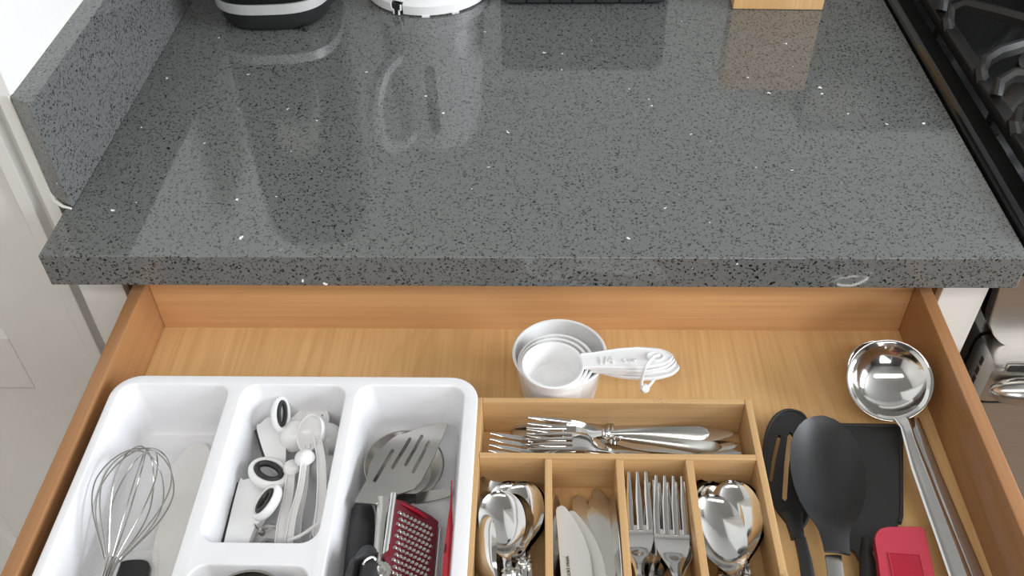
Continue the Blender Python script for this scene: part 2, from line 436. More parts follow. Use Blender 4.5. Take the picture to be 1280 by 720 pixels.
# cord notch: push the ring inwards over a short arc
pn = at(493, 14, .006); an = math.atan2(pn.y-ky, pn.x-kx)
for ring in rg[:3]:
    for k, v in enumerate(ring):
        da = (2*PI*k/96-an+PI) % (2*PI)-PI
        if abs(da) < .05: v.x -= math.cos(an)*.016; v.y -= math.sin(an)*.016
b.rings(rg); b.build('body', 'white_gloss', kb)
er, et = Vector((math.cos(an), math.sin(an), 0)), Vector((-math.sin(an), math.cos(an), 0)); nc = Vector((kx, ky, 0))+er*R0
def nbox(w0, w1, d0, d1, z0, z1):
    v = [nc+et*w+er*dd+Vector((0, 0, z)) for z in (z0, z1) for w, dd in ((w0, d0), (w1, d0), (w1, d1), (w0, d1))]
    return v, [(0, 1, 2, 3), (4, 5, 6, 7), (0, 1, 5, 4), (1, 2, 6, 5), (2, 3, 7, 6), (3, 0, 4, 7)]
MB().add(*nbox(-.0052, .0052, -.006, .0006, .0065, .0125)).add(*nbox(-.0022, .0022, -.006, .0006, .0010, .0070)).build('cord_slot_shade', 'black_soft', kb, 0)  # black block stands in for the shade inside the notch
hk = MB()
for sgn in (-1, 1):
    hk.tube([nc+et*sgn*w+er*.0006+Vector((0, 0, z)) for w, z in ((.0062, .0128), (.0058, .0070), (.0034, .0055), (.0032, .0010))], .0011, 8)
hk.build('cord_clip', 'white_gloss', kb)
for t in (-1.571+.03, -1.05):
    MB().box(kx+.066*math.cos(t)-.004, kx+.066*math.cos(t)+.004, ky+.0685*math.sin(t)-.002, ky+.0685*math.sin(t)+.002, .0002, .002).build('foot', 'white_gloss', kb)
kt = thing('electric_kettle', (kx, ky, .0158), 'white electric kettle seated on its round power base', 'kettle')
MB().lathe([(.052, .0160), (.060, .0165), (.0615, .020), (.0605, .026)], (kx, ky, 0), 48).build('lower_ring', 'white_gloss', kt)
MB().lathe([(.0595, .0265), (.0600, .028), (.058, .08), (.052, .15), (.046, .185), (.040, .192), (.015, .196), (.012, .204), (.002, .206)], (kx, ky, 0), 48).build('body', 'white_gloss', kt)
ga_ = []
for z_, r_ in ((.066, .0588), (.070, .0586), (.155, .0516), (.160, .0510)):
    wz = .0035 if z_ in (.066, .160) else .0062
    ga_.append([Vector((kx+(r_+dr_)*math.sin(t_), ky-(r_+dr_)*math.cos(t_), z_)) for dr_, t_ in ((-.002, -wz/r_), (.0008, -wz/r_), (.0012, 0), (.0008, wz/r_), (-.002, wz/r_))])
MB().rings(ga_).build('water_gauge', 'black_gloss', kt)
hd = Vector((-.62, -.78, 0)).normalized(); c0 = Vector((kx, ky, 0))
MB().tube(spline([c0+hd*.045+Vector((0, 0, .168)), c0+hd*.075+Vector((0, 0, .172)), c0+hd*.098+Vector((0, 0, .150)), c0+hd*.100+Vector((0, 0, .105)), c0+hd*.082+Vector((0, 0, .07)), c0+hd*.054+Vector((0, 0, .058))], 5), .0085, 10).build('handle', 'white_gloss', kt)
sd = -hd
MB().tube([c0+sd*.045+Vector((0, 0, .155)), c0+sd*.062+Vector((0, 0, .178)), c0+sd*.068+Vector((0, 0, .188))], [.014, .011, .008], 10).build('spout', 'white_gloss', kt)

bx0, bx1, by0 = at(625, 4, 0).x, at(838, 8, 0).x, .3805
rb = thing('storage_bin', ((bx0+bx1)/2, by0+.06, 0), 'low black bin with grooved front at the back of the worktop', 'bin')
MB().rings([rrect(bx0+.003, bx1-.003, by0+.003, by0+.118, .014, .0008), rrect(bx0, bx1, by0, by0+.12, .016, .006), rrect(bx0, bx1, by0, by0+.12, .016, .078), rrect(bx0+.004, bx1-.004, by0+.004, by0+.116, .013, .082)]).build('body', 'black_plastic', rb)
gx = [at(px, 4, .004).x for px in (630, 658, 687, 715, 744, 774, 803, 832)]
for i in range(7):
    MB().box(gx[i]+.0011, gx[i+1]-.0011, by0-.0028, by0+.003, .004, .076, .0010).build('front_slat', 'black_plastic', rb)

wx0, wx1 = at(917.5, 12.5, 0).x, at(1030.5, 14.5, 0).x
wb = thing('wooden_block', ((wx0+wx1)/2, .42, 0), 'pale pine block with straight grain standing at the back near the stove', 'block')
bk = MB().box(-(wx1-wx0)/2, (wx1-wx0)/2, .0, .032, .0004, .098, .0012).build('body', 'pine', wb, local=True)
bk.location = (0, -.0525, 0)
wb.rotation_euler[2] = -.03

# ------------------------------------------------------------------ stove
st = thing('stove', (.77, .3, ZF), 'black gas stove with cast iron grate and stainless front beside the worktop', 'stove')
X0, X1 = .3838, 1.145
MB().box(.3845, X1, .012, .632, ZF, -.030).build('body', 'black_gloss', st)
ctp = MB()
prof = [(.3838, -.030), (.3838, .0035), (.3862, .0085), (.3882, .0092), (.3900, .0070), (.3925, .0045), (.4075, .0040), (.4105, .0010), (.4135, -.010), (.4180, -.013), (1.10, -.013), (1.112, .004), (X1, .004), (X1, -.030)]
ctp.rings([[Vector((x, y, z)) for x, z in prof] for y in (-.012, .632)])
ctp.build('cooktop', 'black_gloss', st, smooth=50)
ctf = MB().box(.3845, X1, -.020, -.011, -.030, .003, .002); ctf.build('cooktop_front_lip', 'black_gloss', st)
MB().box(.384, X1, .585, .632, -.013, .30, .004).build('dark_reflection_panel', 'black_gloss', st)  # unseen black panel added to darken the reflections in the cooktop
# burners
for by in (.252, .062):
    MB().lathe([(.047, -.0128), (.046, -.004), (.038, -.003), (.037, .004)], (.525, by, 0), 32).build('burner', 'steel_satin', st)
    MB().lathe([(.030, .004), (.031, .009), (.026, .0125), (.004, .0135)], (.525, by, 0), 32).build('burner_cap', 'cast_iron', st)
gr = thing('stove_grate', (.52, .16, -.012), 'black cast iron grate with raised fingers over the left burners', 'grate')
def bar(pts, w, h):
    """cast bar of rectangular section following a path"""
    mb = MB(); P = [Vector(p) for p in pts]; rg = []
    for i, q in enumerate(P):
        t = P[min(i+1, len(P)-1)]-P[max(i-1, 0)]; t2 = Vector((t.x, t.y, 0))
        t2 = t2.normalized() if t2.length > 1e-6 else Vector((1, 0, 0))
        sd = Vector((-t2.y, t2.x, 0)); t.normalize(); n = sd.cross(t)*-1
        k = .3
        rg.append([q+sd*a*w*.5+n*c*h*.5 for a, c in ((-1, -1), (-1, k), (-k, 1), (k, 1), (1, k), (1, -1))])
    return mb.rings(rg)
GX, GX2 = .4215, .629
rl = MB().box(GX-.007, GX+.007, -.012, .610, .002, .015, .003); rl.build('side_rail', 'cast_iron', gr)
MB().box(GX2-.007, GX2+.007, -.012, .610, .002, .015, .003).build('side_rail', 'cast_iron', gr)
for fx in (GX, GX2):
    for fy in (.0, .16, .32, .60):
        MB().box(fx-.006, fx+.006, fy-.006, fy+.006, -.0129, .004, .001).build('foot', 'cast_iron', gr)
def finger(y0, ex, ey, x0=GX, s=1):
    dx = ex-x0; e = Vector((ex, ey, .034))
    pts = [(x0-.002*s, y0-.012, .010), (x0-.003*s, y0-.004, .020), (x0+.001*s, y0, .030), (x0+.010*s, y0+(ey-y0)*.08, .0355), (x0+dx*.5, y0+(ey-y0)*.5, .036), e]
    bar(pts, .011, .011).build('finger', 'cast_iron', gr)
for y0, ex, ey in ((.312, .492, .269), (.214, .489, .240), (.128, .494, .084), (.026, .490, .046), (.52, .49, .48), (.42, .49, .45)):
    finger(y0, ex, ey); finger(y0, 2*.525-ex, ey, GX2, -1)
bar([(GX-.003, .170, .018), (GX, .176, .029), (GX+.010, .178, .0345), (.525, .178, .035), (GX2-.010, .178, .0345), (GX2, .176, .029), (GX2+.003, .170, .018)], .011, .011).build('cross_bar', 'cast_iron', gr)
bar([(GX-.003, .330, .018), (GX, .336, .029), (GX+.010, .338, .0345), (.525, .338, .035), (GX2-.010, .338, .0345), (GX2, .336, .029), (GX2+.003, .330, .018)], .011, .011).build('cross_bar', 'cast_iron', gr)
# stainless front below the worktop
cp = []
for px, py in ((1253, 345), (1246, 375), (1237.5, 400), (1237, 408), (1241, 419), (1249, 428), (1262, 435.5), (1278, 439.5)):
    cp.append(aty(px, py, -.004))
zb = cp[-1].z
cp += [Vector((X1, -.004, zb)), Vector((X1, -.004, -.030))]; cp[0].z = -.030
n = MB(); rg = [[v+Vector((0, dy, 0)) for v in cp] for dy in (.012, .001, 0)]
for v in rg[2]: v.x = v.x+.0008 if v.x < .6 else v.x
n.rings(rg); n.build('control_panel', 'steel_range', st)
OX, OY = .3965, -.0285
oz1 = -.1245; oz0 = atx(1231, 498, OX).z-.012
od = MB(); L = []
for y, ins in ((.010, .0), (OY+.006, .0), (OY+.0018, .0012), (OY, .006)):
    L.append([Vector((x, y, z)) for x, z in ((OX+ins, oz0), (OX+ins, oz1-.010-ins*.3), (OX+.003+ins, oz1-.003-ins*.3), (OX+.010+ins, oz1-ins*.3), (X1, oz1-ins*.3), (X1, oz0))])
od.rings(L); od.build('vent_trim', 'steel_range', st, smooth=30)
for px, py in ((1227, 451), (1221.5, 463), (1217, 474)):
    q = atx(px, py, OX); MB().box(OX-.0006, OX+.001, q.y-.0026, q.y+.0026, q.z-.0045, q.z+.0045, .0008).build('side_vent', 'black_soft', st)
q0 = aty(1250, 456, OY); q1 = aty(1250, 463, OY)
MB().box(q0.x+.006, .53, OY-.0012, OY+.002, q1.z-.0025, q0.z+.0025, .001).build('vent_lip', 'steel', st)
MB().box(q0.x+.008, .528, OY-.0018, OY+.002, q1.z-.0003, q0.z+.0003, .0008).build('vent_slot', 'black_soft', st)
h0 = aty(1236, 489, OY-.012); hz = h0.z
MB().rings([[Vector((h0.x+s, OY-.012+.018*0+.012*math.cos(2*PI*k/20)*rr, hz+.0125*math.sin(2*PI*k/20)*rr)) for k in range(20)]
            for s, rr in ((0, .05), (.003, .45), (.010, .78), (.022, .98), (.04, 1.0), (.70, 1.0))]).build('handle', 'steel_satin', st)
MB().box(OX+.002, X1, OY-.001, .010, -.76, oz0-.0015, .002).build('oven_door', 'steel_range', st)

# ------------------------------------------------------------------ white tray
TZ, TB = -.055, -.104
comps = [(-.3052, -.2213, -.400, -.1133), (-.2127, -.1335, -.2490, -.1133), (-.1270, -.0452, -.400, -.1133), (-.2127, -.1340, -.400, -.2635)]
tb = bmesh.new(); es = []
outer = rrect(-.3098, -.0370, -.4075, -.1065, .020, TZ, 8)
loops = [outer]+[rrect(*c, .012, TZ, 6) for c in comps]
for lp in loops:
    vs = [tb.verts.new(q) for q in lp]
    for i in range(len(vs)): es.append(tb.edges.new((vs[i], vs[(i+1) % len(vs)])))
bmesh.ops.triangle_fill(tb, use_beauty=True, use_dissolve=False, edges=es, normal=(0, 0, 1))
tm = MB().bm(tb)
for (x0, x1, y0, y1) in comps:
    def ring(ins, r, z, insy=None): return rrect(x0+ins, x1-ins, y0+ins, y1-ins, r, z, 6)
    tm.rings([ring(0, .012, TZ), ring(.0007, .0118, TZ-.0005), ring(.0012, .0115, TZ-.0018), ring(.0065, .013, TB+.010), ring(.0085, .013, TB+.0035), ring(.0125, .011, TB+.0004), ring(.016, .009, TB)], cap0=False, cap1=True)
def oring(ins, z): return rrect(-.3098+ins, -.0370-ins, -.4075+ins, -.1065-ins, max(.004, .020-ins), z, 8)
tm.rings([oring(0, TZ), oring(-.0008, TZ-.0006), oring(-.0012, TZ-.002), oring(-.0010, TZ-.0045), oring(.0012, TZ-.005), oring(.005, -.109), oring(.007, -.1106)], cap0=False, cap1=False)
bmt = bmesh.new()
for v in tm.v: bmt.verts.new(v)
bmt.verts.ensure_lookup_table()
for fc in tm.f:
    try: bmt.faces.new([bmt.verts[i] for i in fc])
    except ValueError: pass
bmesh.ops.remove_doubles(bmt, verts=bmt.verts[:], dist=1e-6)
tm2 = MB().bm(bmt); tm2.wn = True
solo(tm2, 'cutlery_tray', 'white_plastic', 'white moulded plastic tray with deep rounded compartments on the left of the drawer', 'tray', smooth=40)

# ------------------------------------------------------------------ bamboo organiser
BZ, BF, BB = -.070, -.1058, -.1105
bo = thing('bamboo_organizer', (.065, -.24, BB), 'bamboo cutlery organizer with five compartments in the middle of the drawer', 'organizer')
BX0, BX1, BYB, BYF = -.0392, .1687, -.1125, -.418
MB().box(BX0+.005, BX1-.005, BYF+.005, BYB-.005, BB, BF).build('base_board', 'bamboo_y', bo)
MB().box(BX0, BX0+.0058, BYF, BYB, BB, BZ, .0007).build('side_wall', 'bamboo_y', bo)
MB().box(BX1-.0052, BX1, BYF, BYB, BB, BZ, .0007).build('side_wall', 'bamboo_y', bo)
MB().box(BX0+.0058, BX1-.0052, BYB-.0045, BYB, BB, BZ-.0002, .0006).build('back_wall', 'bamboo_x', bo)
MB().box(BX0+.0058, BX1-.0052, BYF, BYF+.005, BB, BZ-.0002, .0006).build('front_wall', 'bamboo_x', bo)
MB().box(BX0+.0058, BX1-.0052, -.1688, -.1640, BF, BZ+.0003, .0006).build('cross_divider', 'bamboo_x', bo)
for x0, x1 in ((.0134, .0185), (.0636, .0690), (.1131, .1185)):
    MB().box(x0, x1, BYF+.005, -.1689, BF, BZ, .0006).build('divider', 'bamboo_y', bo)

# ------------------------------------------------------------------ flatware prototypes (local: tip at origin, body runs to -y, rim plane z = 0)
mm = .001
def make_handle(s0, s1, z0, z1, w0, w1, n=16, collar=True, tail=.012):
    sec = []
    if collar:
        for ds, w, t in ((0, w0, .0030), (.0012, w0*1.45, .0046), (.0026, w0*1.55, .0050), (.0036, w0*1.15, .0038), (.0048, w0*1.5, .0048), (.0062, w0*1.4, .0046), (.0072, w0*1.1, .0036)):
            sec.append((-(s0+ds), w, z0+t*.35, -t*.45, t*.75))
        s0 += .009
    for i in range(n+1):
        t = 1-(1-i/n)**1.7; s = s0+(s1-s0)*t
        w = w0*1.1+(w1-w0*1.1)*t**1.3; z = z0+(z1-z0)*t+.006*math.sin(PI*t)
        if s1-s < tail: w *= math.sqrt(max(.02, 1-((tail-(s1-s))/tail)**2))
        sec.append((-s, w, z, -.0011, .0022))
    return MB().ribbon(sec, 7)
def make_spoon(kind, BLn, Wd, depth, L, label, group):
    t = thing(kind, (0, 0, 0), label, 'spoon', group)
    sec = []; N = 22; pk = .44*BLn
    for i in range(N+1):
        a = i/N; s = BLn*1.1*(1-math.cos(PI*a*.5)) if a < .5 else None
        s = BLn*1.12*(a**1.5 if a < .4 else (.4**1.5+(a-.4)*(1-.4**1.5)/.6))
        if s <= pk: w = Wd*math.sqrt(max(.0006, 1-((pk-s)/pk)**2))
        else:
            q = min(1, (s-pk)/(BLn*1.12-pk)); w = Wd*(1-q*q)**1.15+.0030*q
        cup = depth*min(1, (w/Wd))**1.25*(1 if s < BLn*.9 else max(0, 1-(s-BLn*.9)/(BLn*.2)))
        z = .0055*max(0, (s-BLn*.75)/(BLn*.37))**1.6
        sec.append((-s, w, z, cup, .0011))
    sec.append((-BLn*1.2, .0027, .0078, -.0006, .0022)); sec.append((-BLn*1.34, .0028, .0098, -.0010, .0026))
    MB().ribbon(sec, 13).build('bowl', 'steel', t, 40, local=True)
    make_handle(BLn*1.34, L, .0098, -.002, .0030, .0078).build('handle', 'steel_satin', t, 40, local=True)
    return t
def make_fork(label, group):
    t = thing('dinner_fork', (0, 0, 0), label, 'fork', group)
    L = .195; tl = .041
    zc = lambda s: -.0055*math.sin(min(1, s/.052)*PI*.5)+.0125*max(0, (s-.050)/.032)**1.4 if s < .082 else .007
    hd = MB()
    for c in (-.0097, -.00325, .00325, .0097):
        sec = []
        for i in range(9):
            s = tl*1.05*i/8; w = .00085+.0012*min(1, s/.02)
            sec.append((-s, w, zc(s), -.0004, .0016, c*(.93+.07*min(1, s/.03))))
        hd.ribbon(sec, 5)
    sec = []
    for s, w in ((.0385, .0112), (.0405, .01175), (.046, .0118), (.052, .0113), (.058, .0098), (.063, .0078), (.068, .0056), (.073, .0040), (.079, .0031), (.084, .0029)):
        sec.append((-s, w, zc(s)-(.0009 if s < .039 else 0), .0006 if s < .06 else -.0008, .0019 if s > .039 else .0004))
    hd.ribbon(sec, 9); hd.build('head', 'steel', t, 40, local=True)
    make_handle(.084, L, .0068, -.004, .0030, .0080).build('handle', 'steel_satin', t, 40, local=True)
    return t
def make_knife(label, group):
    t = thing('table_knife', (0, 0, 0), label, 'knife', group)
    sec = []; Wk = .0103
    for i in range(19):
        s = .115*(i/18)**1.6
        x0 = -Wk                                                  # straight back
        if s < .004: x0 = -Wk+.0035*(1-math.sqrt(max(0, 1-((.004-s)/.004)**2)))
        xb = -Wk+2*Wk*min(1, (.26+.74*math.sin(min(1, s/.046)*PI*.5)**.85)) if s > .0005 else -Wk+.004
        if s > .08: xb -= .006*((s-.08)/.035)**2
        sec.append((-s, (xb-x0)/2, 0, -.0003, .0014, (xb+x0)/2))
    MB().ribbon(sec, 7).build('blade', 'steel_knife', t, 40, local=True)
    make_handle(.113, .215, .001, .001, .0052, .0078, collar=True).build('handle', 'steel_satin', t, 40, local=True)
    return t
PROTO = {}
def put(kind, maker, label, group, tip, toward, roll=0, k=1.0):
    if kind not in PROTO: PROTO[kind] = o = maker(label, group)
    else: o = dup(PROTO[kind]); o['label'] = label; o['group'] = group
    o.matrix_world = frame(at(*tip), at(*toward), roll) @ Matrix.Scale(k, 4)
    return o
teaspoon = lambda l, g: make_spoon('teaspoon', .049, .0158, .0068, .165, l, g)
tablespoon = lambda l, g: make_spoon('tablespoon', .059, .0178, .0085, .190, l, g)
GA, GB, GC, GD, GE = ('teaspoons in the left bamboo compartment', 'table knives in the second bamboo compartment', 'forks standing in the third bamboo compartment',
                      'tablespoons in the right bamboo compartment', 'cutlery lying across the back bamboo compartment')
# teaspoons
put('tea', teaspoon, 'teaspoon at the very back left, its bowl half hidden under the others', GA, (621, 590, -.0945), (622, 680, -.099), -14)
put('tea', teaspoon, 'teaspoon showing only a bright bit of bowl between two other bowls', GA, (636, 601, -.0925), (634, 690, -.0955), 6)
put('tea', teaspoon, 'dark bowled teaspoon lowest of the nested pair beside the divider', GA, (654, 604, -.0915), (661, 694, -.0935), 14)
put('tea', teaspoon, 'dark bowled teaspoon on top of the nested pair beside the divider', GA, (651, 602, -.0875), (655, 693, -.089), 12)
put('tea', teaspoon, 'teaspoon tucked under the bright front bowl, showing its right rim', GA, (634, 617, -.0825), (645, 704, -.0835), 12)
put('tea', teaspoon, 'bright teaspoon lying uppermost with its whole bowl facing up', GA, (623, 613, -.0745), (634, 702, -.0755), 2)
put('tea', teaspoon, 'teaspoon turned on edge against the side wall, its wood-coloured back showing', GA, (603, 646, -.083), (612, 735, -.085), -118)
# knives
put('knife', make_knife, 'knife standing on edge against the divider beside the teaspoons', GB, (691, 613, -.088), (692, 720, -.090), -78)
put('knife', make_knife, 'dark knife on edge just behind the pale printed knife', GB, (702, 624, -.088), (697, 720, -.090), -58)
put('knife', make_knife, 'knife with a rounded brown tip behind the two pale blades', GB, (733, 618, -.1000), (736, 720, -.088), 6)
put('knife', make_knife, 'farthest back knife, its brown tip nearest the rear board', GB, (758, 611, -.1030), (752, 700, -.0925), 6)
put('knife', make_knife, 'knife whose brown tip shows second from the rear board', GB, (754, 620, -.0995), (750, 720, -.0870), 8)
put('knife', make_knife, 'wide grey knife lying flat beside the two pale blades', GB, (751, 631, -.0955), (758, 720, -.0880), 10)
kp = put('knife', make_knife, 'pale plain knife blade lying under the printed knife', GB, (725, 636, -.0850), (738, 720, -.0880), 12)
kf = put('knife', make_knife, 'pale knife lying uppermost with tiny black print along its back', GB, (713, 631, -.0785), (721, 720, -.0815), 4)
put('knife', make_knife, 'bright knife standing on edge against the divider beside the forks', GB, (765, 612, -.078), (773, 720, -.080), 84)
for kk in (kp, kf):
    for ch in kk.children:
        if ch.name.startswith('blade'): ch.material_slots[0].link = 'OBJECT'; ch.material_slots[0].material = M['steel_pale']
text('blade_print', 'WMH DETN', .0030, Matrix.Translation((-.0062, -.0385, .0007)) @ Matrix.Rotation(-PI/2, 4, 'Z'), 'print', kf)
# forks
put('fork', make_fork, 'fork at the bottom of the left-hand pair, showing beneath its right side', GC, (801, 601, -.0865), (812, 720, -.0885), 6)
put('fork', make_fork, 'fork on top of the left-hand pair of upright tines', GC, (791, 590, -.078), (798, 705, -.0805), 2)
put('fork', make_fork, 'fork half hidden between the left pair and the front right fork', GC, (828, 606, -.0885), (822, 720, -.0905), -6)
put('fork', make_fork, 'fork lowest on the right, its neck curving out beside the divider', GC, (840, 603, -.0855), (848, 720, -.0880), 8)
put('fork', make_fork, 'fork on top at the right with four bright tines and a water-spotted head', GC, (836, 595, -.0765), (844, 710, -.0795), 0)
# tablespoons
put('table', tablespoon, 'tablespoon farthest back, only its dark curved rim showing', GD, (885, 599, -.0945), (894, 695, -.097), -12)
put('table', tablespoon, 'tablespoon second from the back, a pale sliver beside the dark rim', GD, (894, 603, -.0910), (902, 695, -.093), -4)
put('table', tablespoon, 'tablespoon nested lowest on the right, its rim beside the outer wall', GD, (919, 602, -.0905), (930, 690, -.092), 14)
put('table', tablespoon, 'tablespoon with a large mirror-bright bowl under the front one', GD, (914, 600, -.0860), (926, 690, -.088), 8)
put('table', tablespoon, 'tablespoon lying uppermost at the front with a white reflection in its bowl', GD, (886, 617, -.0755), (911, 702, -.0765), -4)
# cutlery across the back compartment
put('fork', make_fork, 'fork low in the front left corner with three tine tips over the divider', GE, (612, 552, -.084), (770, 571, -.099), 14, .76)
put('fork', make_fork, 'fork at the back pointing left with its tines fanned above the others', GE, (659, 533, -.0800), (765, 546, -.086), 34, .76)
put('fork', make_fork, 'fork behind the face-down fork, its thick rounded handle end uppermost at the right', GE, (658, 545, -.0870), (886, 541, -.0610), 26, .69)
put('fork', make_fork, 'front fork lying face down, its broad grey head arched over the others', GE, (662, 553, -.0770), (775, 561, -.0830), 172, .80)
put('knife', make_knife, 'knife at the back pointing right with a rounded brown tip', GE, (918, 548, -.092), (800, 540, -.096), 4, .80)
put('knife', make_knife, 'knife beside the divider pointing right under the handle ends', GE, (923, 563, -.094), (800, 553, -.098), 4, .80)

# ------------------------------------------------------------------ nested measuring cups
GM = 'white nested measuring cups at the back of the drawer'
def cup(cx, cy, R, Rb, zt, zb, handle, label, hole=True):
    t = thing('measuring_cup', (cx, cy, zb), label, 'measuring cup', GM)
    T = .0013
    MB().lathe([(Rb-.003, zb), (Rb, zb+.0015), (R-T*.4, zt-.003), (R+.0008, zt-.002), (R+.0010, zt-.0006), (R+.0002, zt), (R-T, zt-.0004), (Rb-T, zb+.005), (Rb-T-.004, zb+.0025)], (cx, cy, 0), 56).build('bowl', 'white_gloss', t)
    x0 = Vector((cx, cy, 0))+Vector((R-.0006, 0, 0)); pts = handle
    mb = MB(); a0 = pts[0]
    sec_top = []
    ctr = spline([Vector(p[:3]) for p in pts], 5); ws = []
    m = len(pts)
    for i in range(len(ctr)):
        u = i/5; k = min(int(u), m-2); ws.append(pts[k][3]+(pts[k+1][3]-pts[k][3])*(u-k))
    rg = []
    for i, q in enumerate(ctr):
        tt = ctr[min(i+1, len(ctr)-1)]-ctr[max(i-1, 0)]; sd = Vector((-tt.y, tt.x, 0)).normalized(); w = ws[i]
        rg.append([q+sd*w+Vector((0, 0, .0006)), q+sd*(w-.0009)+Vector((0, 0, .0009)), q+sd*(w-.0012), q-sd*(w-.0012), q-sd*(w-.0009)+Vector((0, 0, .0009)), q-sd*w+Vector((0, 0, .0006)), q-sd*w-Vector((0, 0, .0016)), q+sd*w-Vector((0, 0, .0016))])
    mb.rings(rg)
    h = mb.build('handle', 'white_gloss', t)
    return t, h
def hpath(pxs, z0, z1):
    n = len(pxs); o = []
    for i, (px, py, w) in enumerate(pxs):
        z = z0+(z1-z0)*i/(n-1); p = at(px, py, z); o.append((p.x, p.y, z, w))
    return o
zr = -.0655
c1 = at(699.5, 440, zr)
cup(c1.x, c1.y, .0362, .0300, zr, DZ+.0003, hpath([(752, 456, .008), (780, 461, .0088), (812, 462.5, .0095), (834, 460, .0075), (843, 459, .0048), (849, 458.5, .0010)], zr-.0012, zr-.001), 'largest white measuring cup, holding the smaller cups')
zr2 = zr+.0032
c2 = at(695, 451, zr2)
cup(c2.x, c2.y, .0286, .0240, zr2, zr-.036, hpath([(739, 455, .0075), (770, 455, .0095), (805, 455.5, .0100), (830, 454, .0078), (839, 453, .0046), (845, 452, .0010)], zr2-.0003, zr2-.0003), 'second largest white measuring cup, nested inside the largest')
zr3 = zr2+.0030
c3 = at(693, 453, zr3)
cup(c3.x, c3.y, .0258, .0215, zr3, zr-.027, hpath([(733, 451, .0075), (770, 451.5, .0100), (805, 452, .0105), (828, 450, .0078), (837, 449, .0046), (843, 448.5, .0010)], zr3-.0003, zr3-.0003), 'third largest white measuring cup, under the smallest one')
zr4 = zr3+.0030
c4 = at(691, 455, zr4)
t4, h4 = cup(c4.x, c4.y, .0231, .0180, zr4, zr-.014, hpath([(727, 451, .0074), (745, 450, .0080), (775, 448, .0102), (800, 447, .0108), (824, 446, .0085), (835, 445.5, .0052), (841, 445, .0010)], zr4-.0002, zr4-.0001), 'smallest white measuring cup, topmost, marked 1/4')
p = at(747, 455, zr4+.0003); q = at(790, 453.5, zr4+.0003); an = math.atan2(q.y-p.y, q.x-p.x)
text('embossed_fraction', '1/4', .0105, Matrix.Translation(p-Vector(t4.location)) @ Matrix.Rotation(an, 4, 'Z'), 'white_gloss', t4, .0005)
p = at(779, 453, zr4+.0003)
text('embossed_unit', 'CUP', .0056, Matrix.Translation(p-Vector(t4.location)) @ Matrix.Rotation(an, 4, 'Z'), 'white_gloss', t4, .0004)
ew = MB(); pc = at(819, 445.5, zr4+.0008)
ew.tube([pc+Vector((.0062*math.cos(2*PI*k/24), .0042*math.sin(2*PI*k/24), 0)) for k in range(24)], .0008, 6, closed=True)
ew.build('eyelet', 'white_gloss', t4)['label'] = 'raised eyelet at the handle end'
rp = spline([at(824, 444, zr4+.0035), at(817, 446, zr4+.007), at(808, 457, zr4+.006), at(803, 471, zr4-.006), at(802, 483, zr4-.018), at(807, 486, zr4-.020), at(813, 480, zr4-.018), at(820, 470, zr4-.016), at(823, 463, zr4-.013)], 5)
rg = thing('loop_tie', at(806, 486, DZ), 'thin white plastic loop through the measuring cup handles', 'ring')
MB().tube(rp, .00135, 8).build('loop', 'white_gloss', rg)
pb = at(805.5, 485, zr4-.019)
MB().lathe([(.0006, -.004), (.003, -.0034), (.0038, 0), (.003, .0032), (.0006, .004)], pb, 14, (.3, -1, .6)).build('bead', 'white_gloss', rg)

# ------------------------------------------------------------------ contents of the white tray: whisk compartment
wk = thing('whisk', (0, 0, 0), 'steel balloon whisk lying in the first compartment of the white tray', 'whisk')
LW = .093; RW = .0238
for k in range(6):
    ang = math.radians(30*k+8); sc = (1.0, .93, .86, .96, .88, .98)[k]; pts = []
    for i in range(37):
        u = -1+2*i/36; a = abs(u)**1.5; pk = .36
        f = math.sqrt(max(0, 1-((pk-a)/pk)**2)) if a < pk else (1-(a-pk)/(1-pk))**1.5*(1+1.5*(a-pk)/(1-pk))
        x = math.copysign(RW*sc*f+.0030*min(1, a*3), u) if u else 0
        pts.append(Vector((x*math.cos(ang), -LW*a*(.94+.06*sc)-LW*(1-sc)*.35*(1-a), x*math.sin(ang))))
    pts[0:0] = [pts[0]+Vector((0, -.06, 0))]; pts.append(pts[-1]+Vector((0, -.06, 0)))
    MB().tube(spline(pts, 2), .00058, 7).build('wire', 'steel_satin', wk, local=True)
MB().tube([(0, -LW-.022, 0), (0, -LW-.024, 0), (0, -LW-.10, 0), (0, -LW-.112, 0)], [.004, .0062, .0068, .004], 16).build('handle', 'steel_satin', wk, local=True)
wk.matrix_world = frame(at(184, 560, -.0680), at(140, 700, -.0770), 0)

def strip_px(name, rows, m, label, cat, cup=0.0, th=.002, group=None):
    """rows: (left px, y px, right px, z) pairs describing a lengthwise object; section endpoints in real height"""
    mb = MB(); rg = []
    fine = []
    for i in range(len(rows)-1):
        g = lambda k: rows[max(0, min(len(rows)-1, k))]
        for j in range(5):
            t = j/5; a, b, c, e = g(i-1), g(i), g(i+1), g(i+2)
            fine.append([.5*((2*b[q])+(c[q]-a[q])*t+(2*a[q]-5*b[q]+4*c[q]-e[q])*t*t+(3*b[q]-a[q]-3*c[q]+e[q])*t**3) for q in range(6)])
    rows = fine+[rows[-1]]
    for (xl, yl, xr, yr, z, z2) in rows:
        a, b = at(xl, yl, z), at(xr, yr, z2); up = Vector((0, 0, 1)); top, bot = [], []
        for k in range(9):
            u = -1+k/4; p = a.lerp(b, k/8)-up*cup*(1-u*u); top.append(p); bot.append(p-up*th*(.5+.5*math.sqrt(1-u*u)))
        rg.append(top+bot[::-1])
    mb.rings(rg); return mb
mb = strip_px('a', [(250, 553.5, 254, 553.5, -.0985, -.0985), (236, 558, 261, 560, -.0985, -.097), (222, 573, 266, 575, -.099, -.094), (212, 592, 264, 600, -.099, -.094), (204, 625, 256, 640, -.0995, -.096), (198, 665, 240, 690, -.0995, -.097), (190, 730, 222, 735, -.1, -.098)], '', '', '')
